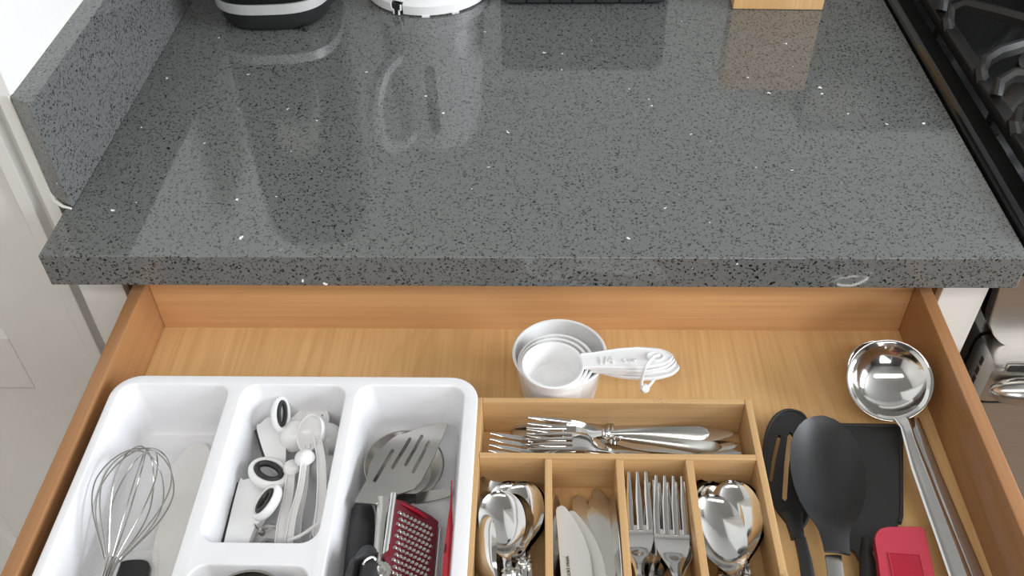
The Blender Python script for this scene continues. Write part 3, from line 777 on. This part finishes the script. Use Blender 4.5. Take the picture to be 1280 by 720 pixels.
solo(mb, 'scraper', 'ivory', 'larger white plastic spatula, the farther of two beside the whisk', 'spatula', 'white spatulas beside the whisk')
mb = strip_px('a', [(236, 618.5, 240, 618.5, -.0965, -.0965), (222, 623, 247, 624, -.0965, -.095), (206, 640, 250, 645, -.096, -.0915), (196, 665, 246, 675, -.096, -.0915), (190, 700, 234, 715, -.0965, -.093), (188, 750, 222, 755, -.097, -.094)], '', '', '')
solo(mb, 'scraper', 'ivory', 'smaller white plastic spatula lying over the larger one beside the whisk', 'spatula', 'white spatulas beside the whisk')
gd = thing('small_gadget', at(167, 720, TB), 'small black gadget inside a clear plastic sleeve below the whisk', 'gadget')
ga = [at(x, y, -.0905) for x, y in ((149, 706), (153, 700.5), (166, 698.5), (180, 699), (186, 704), (185, 716), (178, 745), (140, 745))]
MB().rings([[v+Vector((0, 0, -.012)) for v in spline(ga, 4, True)], [v+Vector((0, 0, -.001)) for v in spline(ga, 4, True)], [Vector((sum(g.x for g in ga)/8, sum(g.y for g in ga)/8, 0))*.12+v*.88+Vector((0, 0, -.0905*.12+.0005)) for v in spline(ga, 4, True)]]).build('grip', 'black_plastic', gd)
fl = [at(x, y, -.0935) for x, y in ((143, 692), (150, 689.5), (196, 687), (198, 700), (190, 748), (134, 748))]
MB().plate(fl, (), .0003).build('plastic_sleeve', 'film', gd)
MB().tube([at(143, 692, -.0930), at(170, 690, -.0920), at(196, 687, -.0930)], [.0008, .0012, .0008], 6).build('sleeve_seam', 'film', gd)

# ------------------------------------------------------------------ clips and measuring spoons
def ellipse_ring(c, ax1, ax2, n=32):
    return [c+ax1*math.cos(2*PI*k/n)+ax2*math.sin(2*PI*k/n) for k in range(n)]
def loop_handle(parent, c, end, half_w, tilt, r1, zscale=1.0, name='handle'):
    """oval ring handle with a black liner. c centre, end = end of the long axis, half_w sideways, tilt about the long axis"""
    c, end = Vector(c), Vector(end); L = end-c; d = L.normalized(); sd = Vector((0, 0, 1)).cross(d).normalized(); up = d.cross(sd)
    a = math.radians(tilt); s2 = sd*math.cos(a)+up*math.sin(a); n2 = d.cross(s2)
    if n2.z < 0: n2 = -n2
    MB().tube(ellipse_ring(c, d*(L.length-r1), s2*(half_w-r1)), r1, 12, closed=True, flat=1.5*zscale, up=n2).build(name, 'white_gloss', parent)
    r2 = r1*.85; off = r1*2+r2*.55
    MB().tube(ellipse_ring(c+n2*r1*.75, d*(L.length-off), s2*max(r2*1.05, half_w-off)), r2, 10, closed=True, flat=1.1, up=n2).build('grip', 'black_soft', parent)['label'] = 'black soft grip lining the loop'
GCL = 'white clips with black grips'
ca = thing('clip', at(340, 560, TB), 'white clip with one black-lined loop at the back of the compartment', 'clip', GCL)
z = -.084
MB().plate(spline([at(*p, z) for p in ((321, 537), (326, 529), (333, 522.5), (342, 521), (353, 526), (357, 545), (355, 585), (338, 585))], 4, True), (), .006).build('jaw', 'white_gloss', ca)
MB().tube([at(320.5, 538, z-.002), at(329.5, 568, z-.002), at(334, 582, z-.003)], .0014, 6).build('jaw_strip', 'black_soft', ca)
loop_handle(ca, at(351, 518, -.073), at(352, 496, -.069), .0078, 40, .0020)
cb = thing('clip', at(310, 650, TB), 'wide white clip with two black-lined loops and a wire spring', 'clip', GCL)
z = -.083
MB().plate(spline([at(*p, z) for p in ((298, 604), (304, 600), (313, 598), (326, 600), (332, 620), (330, 645), (318, 660), (309, 685), (305, 702), (275, 702), (277, 690))], 3, True), (), .006).build('jaw', 'white_gloss', cb)
MB().tube([at(297, 604, z-.002), at(286.5, 648, z-.002), at(276, 692, z-.002)], .0013, 6).build('jaw_strip', 'black_soft', cb)
z = -.094
MB().plate([at(*p, z) for p in ((320, 660), (334, 655), (350, 658), (353, 676), (332, 672), (323, 680), (316, 700), (306, 700))], (), .004).build('lower_jaw', 'milky', cb)
loop_handle(cb, at(336.5, 592, -.0775), at(357, 606, -.0765), .0130, -10, .0027)
loop_handle(cb, at(334, 628, -.0700), at(348, 606, -.066), .0100, -28, .0024)
MB().tube(spline([at(318, 655, -.080), at(322, 661, -.086), at(330, 664, -.087), at(340, 660, -.087), at(346, 662, -.088)], 4), .0006, 6).build('spring', 'steel', cb)
MB().lathe([(.0022, -.002), (.0026, 0), (.0022, .002), (.001, .0024)], at(327.5, 665, -.0865), 12).build('rivet', 'steel_satin', cb)

GS = 'white measuring spoons on a thin ring'
def mspoon(label, tip, end, R, depth, hpx, hw, roll=0, L=None, up=True):
    """round measuring spoon: bowl near tip, handle along pixel path hpx [(px,py,z)]"""
    c = at(*tip); t = thing('measuring_spoon', (c.x, c.y, c.z-depth), label, 'measuring spoon', GS)
    ax = Vector(end).normalized()
    prof = [(R*math.cos(a), -depth*math.sin(a)) for a in [PI/2*k/8 for k in range(8, -1, -1)]]
    prof[0] = (R*.05, prof[0][1])
    T = .0010
    inn = [(max(.0004, r-T), z+T*.6) for r, z in prof][::-1]
    inn[0] = (R-T, .0)
    MB().lathe(prof+[(R+.0002, .0006)]+inn, c, 28, ax).build('bowl', 'white_gloss', t)
    pts = spline([at(*p) for p in hpx], 6); m = len(pts); rg = []
    for i, q in enumerate(pts):
        tt = (pts[min(i+1, m-1)]-pts[max(i-1, 0)]).normalized(); sd = Vector((-tt.y, tt.x, 0)).normalized(); u = i/(m-1)
        w = hw*(.75+.35*u) if u < .93 else hw*1.1*math.sqrt(max(.05, 1-((u-.93)/.07)**2))
        z1, z2 = Vector((0, 0, .0022)), Vector((0, 0, .0008))
        rg.append([q+sd*w+z1, q+sd*(w-.0009)+z1, q+sd*(w-.0009)+z2*.2, q-sd*(w-.0009)+z2*.2, q-sd*(w-.0009)+z1, q-sd*w+z1, q-sd*w-z2, q+sd*w-z2])
    MB().rings(rg).build('handle', 'white_gloss', t)
    return t
mspoon('white measuring spoon with its round back turned up beside the compartment wall', (409, 549, -.088), (-.2, .1, -1), .0128, .0120, [(407, 560, -.084), (405, 620, -.088), (400, 676, -.094)], .0030)
mspoon('smaller white measuring spoon, back turned up, below the round one by the wall', (408, 587, -.091), (-.2, .1, -1), .0112, .0105, [(404, 600, -.089), (399, 640, -.091), (392, 680, -.096)], .0028)
mspoon('white measuring spoon with a large round bowl and curved handle at the back', (371, 545, -.0835), (.35, .15, -.9), .0128, .0115, [(384, 556, -.076), (381, 610, -.080), (373, 650, -.088), (371, 678, -.093)], .0030)
mspoon('largest white measuring spoon, uppermost, its open bowl tipped to the left', (387, 541, -.0660), (-.62, -.35, .75), .0138, .0100, [(396, 545, -.066), (402, 580, -.068), (402, 630, -.076), (397, 676, -.088)], .0036)
mspoon('smallest white measuring spoon, a tiny round bowl just over the next one', (381, 573, -.0635), (.1, -.2, -1), .0072, .0062, [(380, 581, -.0625), (376, 612, -.070), (366, 650, -.080), (361, 684, -.087)], .0028)
mspoon('tiny white measuring spoon, its bowl lying left of the smallest', (365, 585, -.0735), (.1, -.2, -1), .0064, .0056, [(364, 592, -.0735), (361, 620, -.078), (354, 655, -.084), (351, 686, -.089)], .0040)
mr = MB().tube(spline([at(360, 676, -.078), at(378, 668, -.075), at(398, 654, -.074)], 6), .0012, 8)
solo(mr, 'ring_tie', 'white_gloss', 'thin white bar joining the measuring spoon handles', 'ring')
# oval white piece with hanging hole behind the spoons
ov = thing('coffee_scoop', at(388, 530, TB), 'white oval scoop handle with two holes behind the measuring spoons', 'scoop')
z = -.082
out = spline([at(*p, z) for p in ((363, 527), (372, 518), (385, 508.5), (396, 507), (406, 512), (410, 522), (408, 531), (400, 540), (380, 545), (366, 540))], 4, True)
h1 = spline([at(*p, z) for p in ((386, 525), (391, 520.5), (396.5, 520.5), (397, 526), (393, 531), (389, 530))], 3, True)
h2 = [at(403+1.4*math.cos(a), 519+1.4*math.sin(a), z) for a in [2*PI*k/8 for k in range(8)]]
MB().plate(out, (h1, h2), .003).build('handle', 'white_gloss', ov)
MB().tube(out, .0011, 6, closed=True).build('rim', 'white_gloss', ov)

# steel lid in the nearest middle compartment
zr_ = -.0455; c = at(317, 709.5, zr_)-Vector((0, .0275, 0)); cl = thing('metal_tin', (c.x, c.y, TB), 'round steel tin with a double rim in the nearest middle compartment', 'tin')
MB().lathe([(.0245, TB+.0006), (.027, TB+.002), (.027, zr_-.002), (.0262, zr_), (.0250, zr_-.0005), (.0245, zr_-.014), (.020, zr_-.015), (.001, zr_-.015)], (c.x, c.y, 0), 40).build('body', 'steel_satin', cl)
MB().lathe([(.0212, zr_-.0148), (.0216, zr_-.003), (.0207, zr_-.0024), (.0201, zr_-.003), (.0199, zr_-.0148)], (c.x, c.y, 0), 40).build('inner_rim', 'steel', cl)

# ------------------------------------------------------------------ right compartment of the tray
# fitted plane: the far edge of the turner lies lower than its shoulder
def zt(px, py): return -.079+.013*(py-535)/90
P = lambda pts: [at(px, py, zt(px, py)) for px, py in pts]
tn = thing('slotted_turner', at(480, 700, TB), 'stainless slotted turner with a slanted blade in the white tray', 'turner')
def coplanar(pts, ref):
    a, b, c = ref; n = (b-a).cross(c-a).normalized(); o = []
    for q in pts:
        d = (q-CLOC); o.append(CLOC+d*((a-CLOC).dot(n)/d.dot(n)))
    return o
ref = P([(491, 547), (559, 528), (468, 629)])
outl = coplanar(P([(491, 547), (525, 535), (556, 527.5), (559.5, 529.5), (546, 564), (527, 600), (518, 611), (500, 617), (489, 620), (480, 625), (468, 630), (443, 627.5), (452, 611), (458, 600), (462, 580), (468, 569)]), ref)
sl = []
for (xa, ya), (xb, yb) in (((468, 601.5), (491, 563)), ((490.5, 585), (512.5, 548.5)), ((507, 581), (527.5, 545)), ((516.5, 590), (536, 552.5))):
    dx, dy = xb-xa, yb-ya; l = math.hypot(dx, dy); nx, ny = -dy/l*2.1, dx/l*2.1; ex, ey = dx/l*2, dy/l*2
    sl.append(coplanar(P([(xa+nx, ya+ny), (xa-ex, ya-ey), (xa-nx, ya-ny), (xb-nx, yb-ny), (xb+ex, yb+ey), (xb+nx, yb+ny)]), ref))
MB().plate(outl, sl, .0011).build('blade', 'steel_satin', tn)
stem = []
for xl, xr, y, z in ((469, 490, 622, -.0680), (471, 488, 634, -.0670), (469.5, 484.5, 655, -.0655), (467, 481, 690, -.0650), (463, 477, 740, -.0650)):
    a, b = at(xl, y, z), at(xr, y, z); stem.append([a, a.lerp(b, .2)+Vector((0, 0, .0018)), a.lerp(b, .5)+Vector((0, 0, .0022)), a.lerp(b, .8)+Vector((0, 0, .0018)), b, b-Vector((0, 0, .0015)), a-Vector((0, 0, .0015))])
MB().rings(stem).build('stem', 'steel_satin', tn)
c = at(505, 581, -.088); ds = thing('steel_dish', (c.x, c.y, TB), 'small shallow steel dish half hidden under the slotted turner', 'dish')
MB().lathe([(.012, -.0155), (.020, -.013), (.0265, -.004), (.0290, .0), (.0296, .0005), (.0292, .001), (.0284, .0008), (.0258, -.003), (.0195, -.0115), (.011, -.0143), (.001, -.0146)], c, 44, (.05, -.08, 1)).build('bowl', 'steel_satin', ds)
sk = thing('spreader', at(540, 620, TB), 'small spreader knife with a round steel tip beside the dish', 'knife')
z = -.083
MB().plate(spline([at(*p, z) for p in ((516, 618), (530, 614.5), (548, 611.5), (558, 610.3), (563.5, 612.5), (564, 616.5), (560, 620.5), (546, 624.5), (528, 628), (517, 628.5))], 4, True), (), .0012).build('blade', 'steel_satin', sk)
MB().tube([at(520, 622, z), at(505, 625, z), at(490, 629, z-.002), at(470, 636, z-.004)], [.003, .0055, .0055, .004], 10, flat=.6).build('handle', 'black_soft', sk)
# black handled tool
bh = []
for xl, xr, y, z in ((452, 456, 627.5, -.083), (443, 464, 630, -.081), (439.5, 467, 637, -.079), (436, 468, 660, -.077), (432, 466, 690, -.077), (427, 460, 740, -.077)):
    a, b = at(xl, y, z), at(xr, y, z); w = Vector((0, 0, 1))
    bh.append([a, a.lerp(b, .15)+w*.0025, a.lerp(b, .5)+w*.0035, a.lerp(b, .85)+w*.0025, b, b-w*.006, a-w*.006])
solo(MB().rings(bh), 'tool_handle', 'black_plastic', 'broad flat black tool handle against the tray wall below the turner', 'handle', smooth=50)
# can opener
co = thing('can_opener', at(468, 720, TB), 'black handled can opener with a steel wheel lying beside the grater', 'can opener')
def grip(rows, nm='handle'):
    g = []
    for xl, xr, y, z, h in rows:
        a, b = at(xl, y, z), at(xr, y, z); w = Vector((0, 0, 1))
        g.append([a, a.lerp(b, .25)+w*h*.4, a.lerp(b, .6)+w*h*.55, a.lerp(b, .9)+w*h*.3, b, b-w*h, a-w*h])
    return MB().rings(g).build(nm, 'black_plastic', co, 50)
grip([(455, 466, 684, -.060, .006), (449, 471, 687, -.059, .010), (444, 473, 695, -.058, .012), (436, 452, 704, -.058, .012), (431, 449, 718, -.058, .012), (428, 447, 745, -.058, .012)])
grip([(457, 468, 699, -.0535, .004), (451, 473, 704, -.0525, .006), (449, 475, 715, -.052, .007), (446, 472, 745, -.052, .007)])
MB().tube(spline([at(454, 706, -.050), at(458, 700, -.0485), at(466, 696.5, -.048), at(470, 700, -.049)], 5), .0010, 8).build('edge_wire', 'steel', co)
MB().tube([at(474, 690, -.058), at(473, 702, -.056), at(471, 712, -.055)], [.001, .0022, .0012], 8).build('arm', 'steel', co)
cw = at(476, 716, -.054)
teeth = []
for k in range(36):
    r = .0072 if k % 2 else .0064
    teeth.append((r, 2*PI*k/36))
MB().rings([[cw+Vector((r*math.cos(a), r*math.sin(a), dz)) for r, a in teeth] for dz in (-.003, .002)]).build('wheel', 'steel_satin', co)
MB().lathe([(.0034, .002), (.0034, .0034), (.0022, .004), (.0008, .004)], cw, 16).build('axle', 'steel', co)
MB().tube(spline([at(480, 678, -.066), at(484, 681, -.064), at(485, 690, -.064), at(481, 697, -.062), at(483, 706, -.060)], 4), .0022, 8).build('guard', 'red_plate', co)['label'] = 'dark red plastic guard'
MB().tube(spline([at(478, 706, -.056), at(482, 705, -.055), at(485, 709, -.055)], 4), .0014, 8).build('hook', 'steel', co)

# grater: plate tilted down to the right
GY = -.207; 
gt = thing('grater', aty(520, 640, GY)+Vector((0, -.05, -.02)), 'flat dark red grater in a steel frame standing tilted in the tray', 'grater')
TLg, TRg = aty(493.5, 624, GY), aty(548, 652, GY)
ex = (TRg-TLg); wg = ex.length; exn = ex.normalized()
eyn = Vector((0, -1, .02)).normalized(); nn = exn.cross(eyn).normalized()
if nn.z < 0: nn = -nn
G = lambda u, v, h=0: TLg+exn*u*wg+eyn*v+nn*h        # u 0..1 across, v metres towards the viewer
GL = .115
RB, CB = 16, 9
holes = []; bumps = []
ps = .0046
for r in range(RB):
    for k in range(CB):
        u = .13+.088*k+(.046 if r % 2 else 0)
        if u > .92: continue
        holes.append((u, .0085+ps*r*.98+.0018*(1-u)*0))
def hole(u, v, ru=.0011, rv=.0014):
    return [G(u+ru*math.cos(a)/wg, v+rv*math.sin(a)) for a in [2*PI*k/7 for k in range(7)]]
MB().plate([G(0, 0), G(.18, -.002), G(.55, -.0022), G(.85, -.0015), G(1, 0), G(1, GL), G(0, GL)], [hole(u, v) for u, v in holes], .0008).build('plate', 'red_plate', gt)
tw = MB()
for u, v in holes:                                         # each punched tooth: a small raised hood over its hole
    a = [G(u-.0019/wg, v+.0002, .0002), G(u-.0011/wg, v-.0004, .0014), G(u+.0001/wg, v-.0002, .0018), G(u+.0009/wg, v+.0004, .0012)]
    bq = [G(u-.0015/wg, v+.0018, .0001), G(u-.0006/wg, v+.0014, .0010), G(u+.0003/wg, v+.0014, .0012), G(u+.0009/wg, v+.0014, .0006)]
    tw.add(a+bq, [(0, 1, 5, 4), (1, 2, 6, 5), (2, 3, 7, 6)])
tth = tw.build('teeth', 'steel', gt); tth['kind'] = 'stuff'; tth['label'] = 'punched bright steel teeth'
MB().tube([G(-.05, -.003, .0008), G(-.05, GL, .0008)], .0021, 10).build('frame_bar', 'steel', gt)
MB().tube([G(1.06, .004, -.0005), G(1.06, GL, -.0005)], .0017, 10).build('frame_bar', 'steel_satin', gt)
MB().tube(spline([G(.16, .0012, .0006), G(.5, .0016, .0014), G(.72, .0026, .0008)], 5), [.0006]*3+[.0013]*6+[.0007]*2, 8, flat=.6).build('ridge', 'red_panel', gt)['label'] = 'raised rib across the top of the plate'
# red tapered stick
rs = thing('red_stick', at(560, 700, TB), 'slim red plastic handle tapering to a thin point against the tray wall', 'handle')
rows = [(563.8, 565.2, 601, -.066), (563.0, 565.2, 620, -.066), (562, 565, 636, -.067), (560.5, 565.5, 645, -.068), (558, 566, 662, -.069), (554.5, 566.5, 690, -.070), (552, 566, 725, -.071)]
q = []
for xl, xr, y, z in rows:
    a, b = at(xl, y, z), at(xr, y, z-.002); w = Vector((0, 0, 1)); h = (b-a).length
    q.append([a, a.lerp(b, .5)+w*h*.28, b, b-w*h*.6, a-w*h*.6])
MB().rings(q).build('shaft', 'red_plastic', rs, 25)
MB().plate([at(*p, -.0655) for p in ((556.2, 680), (558.5, 679), (557.5, 690), (555.2, 691))], (), .0006).build('inlay', 'red_plate', rs)

# ------------------------------------------------------------------ utensils on the drawer floor
def egg(pxs, z): return spline([at(px, py, z) for px, py in pxs], 4, True)
# slotted spoon (lowest of the black three at the left)
ssz = -.0965
ss = thing('slotted_spoon', at(985, 600, DZ), 'black nylon slotted spoon lying beside the bamboo organizer', 'spoon')
so = egg([(990, 513), (978, 514.5), (966, 524), (957.5, 545), (955.5, 570), (958.5, 598), (967, 628), (980, 648), (993, 660), (1006, 655), (1014, 625), (1018, 585), (1014, 545), (1005, 520)], ssz)
def slot(a, b, w, z):
    (xa, ya), (xb, yb) = a, b; dx, dy = xb-xa, yb-ya; l = math.hypot(dx, dy); nx, ny = -dy/l*w, dx/l*w; ex, ey = dx/l*w, dy/l*w
    mx, my = (xa+xb)/2-1.2, (ya+yb)/2
    return [at(x, y, z) for x, y in ((xa+nx, ya+ny), (xa-ex, ya-ey), (xa-nx, ya-ny), (mx-nx, my-ny), (xb-nx, yb-ny), (xb+ex, yb+ey), (xb+nx, yb+ny), (mx+nx, my+ny))]
s1 = slot((964, 600), (974, 545.5), 2.3, ssz); s2 = slot((981, 623), (988, 543), 3.3, ssz)
MB().plate(so, (s1, s2), .003).build('bowl', 'black_plastic', ss, 40)
MB().tube(so, .0013, 8, closed=True).build('rim', 'black_plastic', ss)
def shaft(rows, nm, m, parent, th=.004, sm=40):
    g = []
    for xl, xr, y, z in rows:
        a, b = at(xl, y, z), at(xr, y+(xr-xl)*.0, z); w = Vector((0, 0, 1))
        g.append([a, a.lerp(b, .2)+w*th*.3, a.lerp(b, .8)+w*th*.3, b, b-w*th*.7, a-w*th*.7])
    return MB().rings(g).build(nm, m, parent, sm)
shaft([(975, 1004, 640, ssz+.001), (983, 1004, 652, ssz+.003), (987, 1005, 664, ssz+.004), (989.5, 1006, 673, ssz+.004)], 'neck', 'black_plastic', ss)
shaft([(993, 1007, 671, ssz+.004), (999, 1015, 700, ssz+.003), (1004, 1022, 735, ssz)], 'shaft', 'black_plastic', ss, .003)
# black turner
tz = -.100
bt = thing('black_turner', at(1085, 600, DZ), 'black nylon turner with a square blade under the black spoon', 'turner')
bo_ = [at(*p, tz) for p in ((1046, 535), (1050, 531.5), (1090, 531.5), (1119, 532.5), (1124.5, 536), (1126, 545), (1126.5, 590), (1126.5, 645), (1124, 654), (1117, 659), (1106, 664), (1096, 672), (1091, 690), (1094, 740), (1078, 740), (1076, 700), (1069, 688), (1056, 680), (1046, 665), (1044, 600))]
MB().plate(bo_, (), .0042).build('blade', 'black_plastic', bt, 30)
MB().tube([at(*p, tz-.0004) for p in ((1048, 531.5), (1119, 532.3), (1125, 536), (1126.3, 545), (1126.5, 645), (1124, 654))], .0016, 8).build('lip', 'black_plastic', bt)
MB().tube([at(1081, 672, tz), at(1084, 700, tz+.001), at(1087, 745, tz+.001)], [.002, .0055, .006], 10, flat=.6).build('handle_rib', 'black_plastic', bt)
# solid black spoon on top
bs = thing('black_spoon', at(1035, 600, DZ), 'black nylon solid spoon with a deep oval bowl, uppermost of the black utensils', 'spoon')
spr = []
tipw, nkw = at(1029, 519.5, -.074), at(1042, 668, -.072)
T = Matrix(frame(tipw, nkw, 0)); Lb = (tipw-nkw).length
sec = []
prof = [(0, .05), (.02, .30), (.06, .52), (.12, .70), (.2, .85), (.3, .955), (.42, 1.0), (.54, .985), (.66, .92), (.77, .80), (.86, .63), (.93, .47), (1.0, .38), (1.1, .33), (1.17, .32)]
hwb = (at(985, 590, -.08)-at(1077, 590, -.08)).length/2
for u, w in prof:
    cupd = .014*min(1, w)**1.6*(1 if u < .8 else max(0, 1-(u-.8)/.2))
    sec.append((-u*Lb, hwb*w, (.0 if u < .9 else .002*(u-.9)/.1), cupd if u < .99 else -.002, .0028))
spn = MB().ribbon(sec, 15); spn.v = [T @ v for v in spn.v]; spn.build('bowl', 'black_plastic', bs, 45)
shaft([(1031.5, 1052, 694, -.0705), (1034, 1054, 710, -.071), (1037, 1058, 745, -.073)], 'shaft', 'steel_satin', bs, .002)['label'] = 'grey steel shaft'
# red spatula
rz = -.088
rd = thing('red_spatula', at(1130, 700, DZ), 'red silicone spatula with a raised rectangular panel near the ladle handle', 'spatula')
oo = [at(*p, rz) for p in ((1093.8, 676), (1096, 668), (1101, 662.5), (1110, 660.2), (1140, 660.0), (1151, 660.6), (1154.5, 663.5), (1158, 680), (1170, 735), (1168, 748), (1104, 748), (1098, 700))]
MB().plate(oo, (), .006).build('blade', 'red_silicone', rd, 30)
MB().tube([at(*p, rz-.0012) for p in ((1094, 676), (1096.2, 668.3), (1101, 663), (1110, 660.8), (1140, 660.6), (1151, 661.2), (1154, 664), (1157.5, 680), (1169.5, 735))], .0013, 8).build('edge', 'red_silicone', rd)
MB().plate([at(*p, rz+.0007) for p in ((1111.5, 692), (1148.5, 694.3), (1160, 745), (1122, 745))], (), .0012).build('panel', 'red_panel', rd)['label'] = 'glossy darker red core panel'
fr = MB(); fr.tube([at(*p, rz+.0005) for p in ((1121, 745), (1110.5, 691), (1149.5, 693.5), (1161, 745))], .0006, 6); fr.build('panel_rim', 'red_silicone', rd)
# the rest of the handles, running on towards the drawer front
def tail(parent, p, q, r, m, nm='grip', flat=.6):
    p, q = Vector(p), Vector(q); l = q-p
    MB().tube([p, p+l*.03, p+l*.5, p+l*.95, q], [r*.7, r, r*1.08, r, r*.55], 12, flat=flat, up=(0, 0, 1)).build(nm, m, parent)
tail(ss, at(1013, 733, ssz-.0005), at(1060, 1000, -.103), .0075, 'black_soft')
tail(bs, at(1047.5, 743, -.0735), at(1100, 1000, -.095), .0080, 'black_soft')
tail(bt, at(1086, 738, tz-.002), at(1120, 1000, -.103), .0085, 'black_soft')
tail(rd, at(1140, 744, rz-.003), at(1205, 1000, -.100), .0070, 'steel_satin', 'shaft')
tail(tn, at(470, 738, -.0655), at(440, 960, -.080), .0075, 'black_soft')
tail(rs, at(559, 722, -.072), at(545, 900, -.090), .0065, 'red_plastic', 'handle')
# ladles
lc = at(1112, 475, -.0765)
ln = (CLOC-lc).normalized(); ln = (ln+Vector((.18, .12, .12))).normalized()
def ladle(c, n, R, label, hpts, spout, group):
    t = thing('ladle', (c.x, c.y, DZ), label, 'ladle', group)
    am = math.radians(46); arc = [am*k/16 for k in range(17)]; q = 1/math.sin(am)
    prof = [(max(R*.02, R*.89*q*math.sin(a)), -R*.11-R*.89*q*(math.cos(a)-math.cos(am))) for a in arc]+[(R*.99, -.0016), (R, 0), (R, .0006), (R*.98, .0007)]
    prof += [(R*.92, -R*.035), (R*.875, -R*.055)]+[(max(R*.02, R*.855*q*math.sin(a)), -R*.075-R*.855*q*(math.cos(a)-math.cos(am))) for a in arc[::-1]]
    MB().lathe(prof, c, 56, n).build('bowl', 'steel', t, 60)
    g = []
    for i, (q, w, th) in enumerate(hpts):
        tt = (hpts[min(i+1, len(hpts)-1)][0]-hpts[max(i-1, 0)][0]).normalized()
        sd = tt.cross(Vector((0, 0, 1))).normalized(); up = sd.cross(tt)
        g.append([q+sd*w*.5*a+up*th*b for a, b in ((-1, 0), (-.8, .55), (-.45, .7), (0, .45), (.45, .7), (.8, .55), (1, 0), (.9, -.5), (-.9, -.5))])
    MB().rings(g).build('handle', 'steel', t, 45)
    if spout:
        s0, s1, s2 = spout
        MB().ribbon([(0, .001, 0, 0, .001)], 5) if False else None
    return t
e = [at(1127, 522, -.088), at(1133, 534, -.088), at(1137, 548, -.090), at(1150, 586, -.0925), at(1168, 634, -.095), at(1185, 678, -.097), at(1206, 735, -.099), at(1290, 960, -.103)]
GLD = 'steel ladles lying beside the right drawer side'
ladle(lc, ln, .0318, 'shiny steel ladle lying uppermost, its bowl facing the viewer', [(e[0], .012, .001), (e[1], .009, .0016), (e[2], .0095, .002), (e[3], .0125, .002), (e[4], .0135, .002), (e[5], .0145, .002), (e[6], .0155, .002), (e[7], .013, .002)], None, GLD)
l2 = at(1106, 472, -.089); n2 = Vector((-.25, -.35, 1)).normalized()
e2 = [at(1142, 523, -.099), at(1150, 545, -.102), at(1166, 590, -.1055), at(1186, 640, -.107), at(1206, 690, -.107), at(1226, 740, -.107), at(1315, 960, -.108)]
t2 = thing('ladle', (l2.x, l2.y, DZ), 'second steel ladle beneath, showing a rim at its back and a dark handle', 'ladle', GLD)
R = .0235; c2_ = l2+Vector((-.002, .010, .0))
MB().lathe([(R*.02, -R*.80), (R*.4, -R*.72), (R*.75, -R*.45), (R*.94, -R*.15), (R, 0), (R*1.02, .0006), (R*.97, .0004), (R*.90, -R*.15), (R*.70, -R*.43), (R*.38, -R*.68), (R*.02, -R*.76)], c2_, 44, n2).build('bowl', 'steel', t2, 60)
g = []
for i, (q, w) in enumerate(zip(e2, (.009, .010, .0115, .0125, .0135, .014, .012))):
    tt = (e2[min(i+1, 6)]-e2[max(i-1, 0)]).normalized(); sd = tt.cross(Vector((0, 0, 1))).normalized(); up = Vector((0, 0, 1))
    g.append([q+sd*w*.5*a+up*.0014*b for a, b in ((-1, 0), (-.7, .8), (.7, .8), (1, 0), (.9, -.6), (-.9, -.6))])
MB().rings(g).build('handle', 'steel', t2, 45)
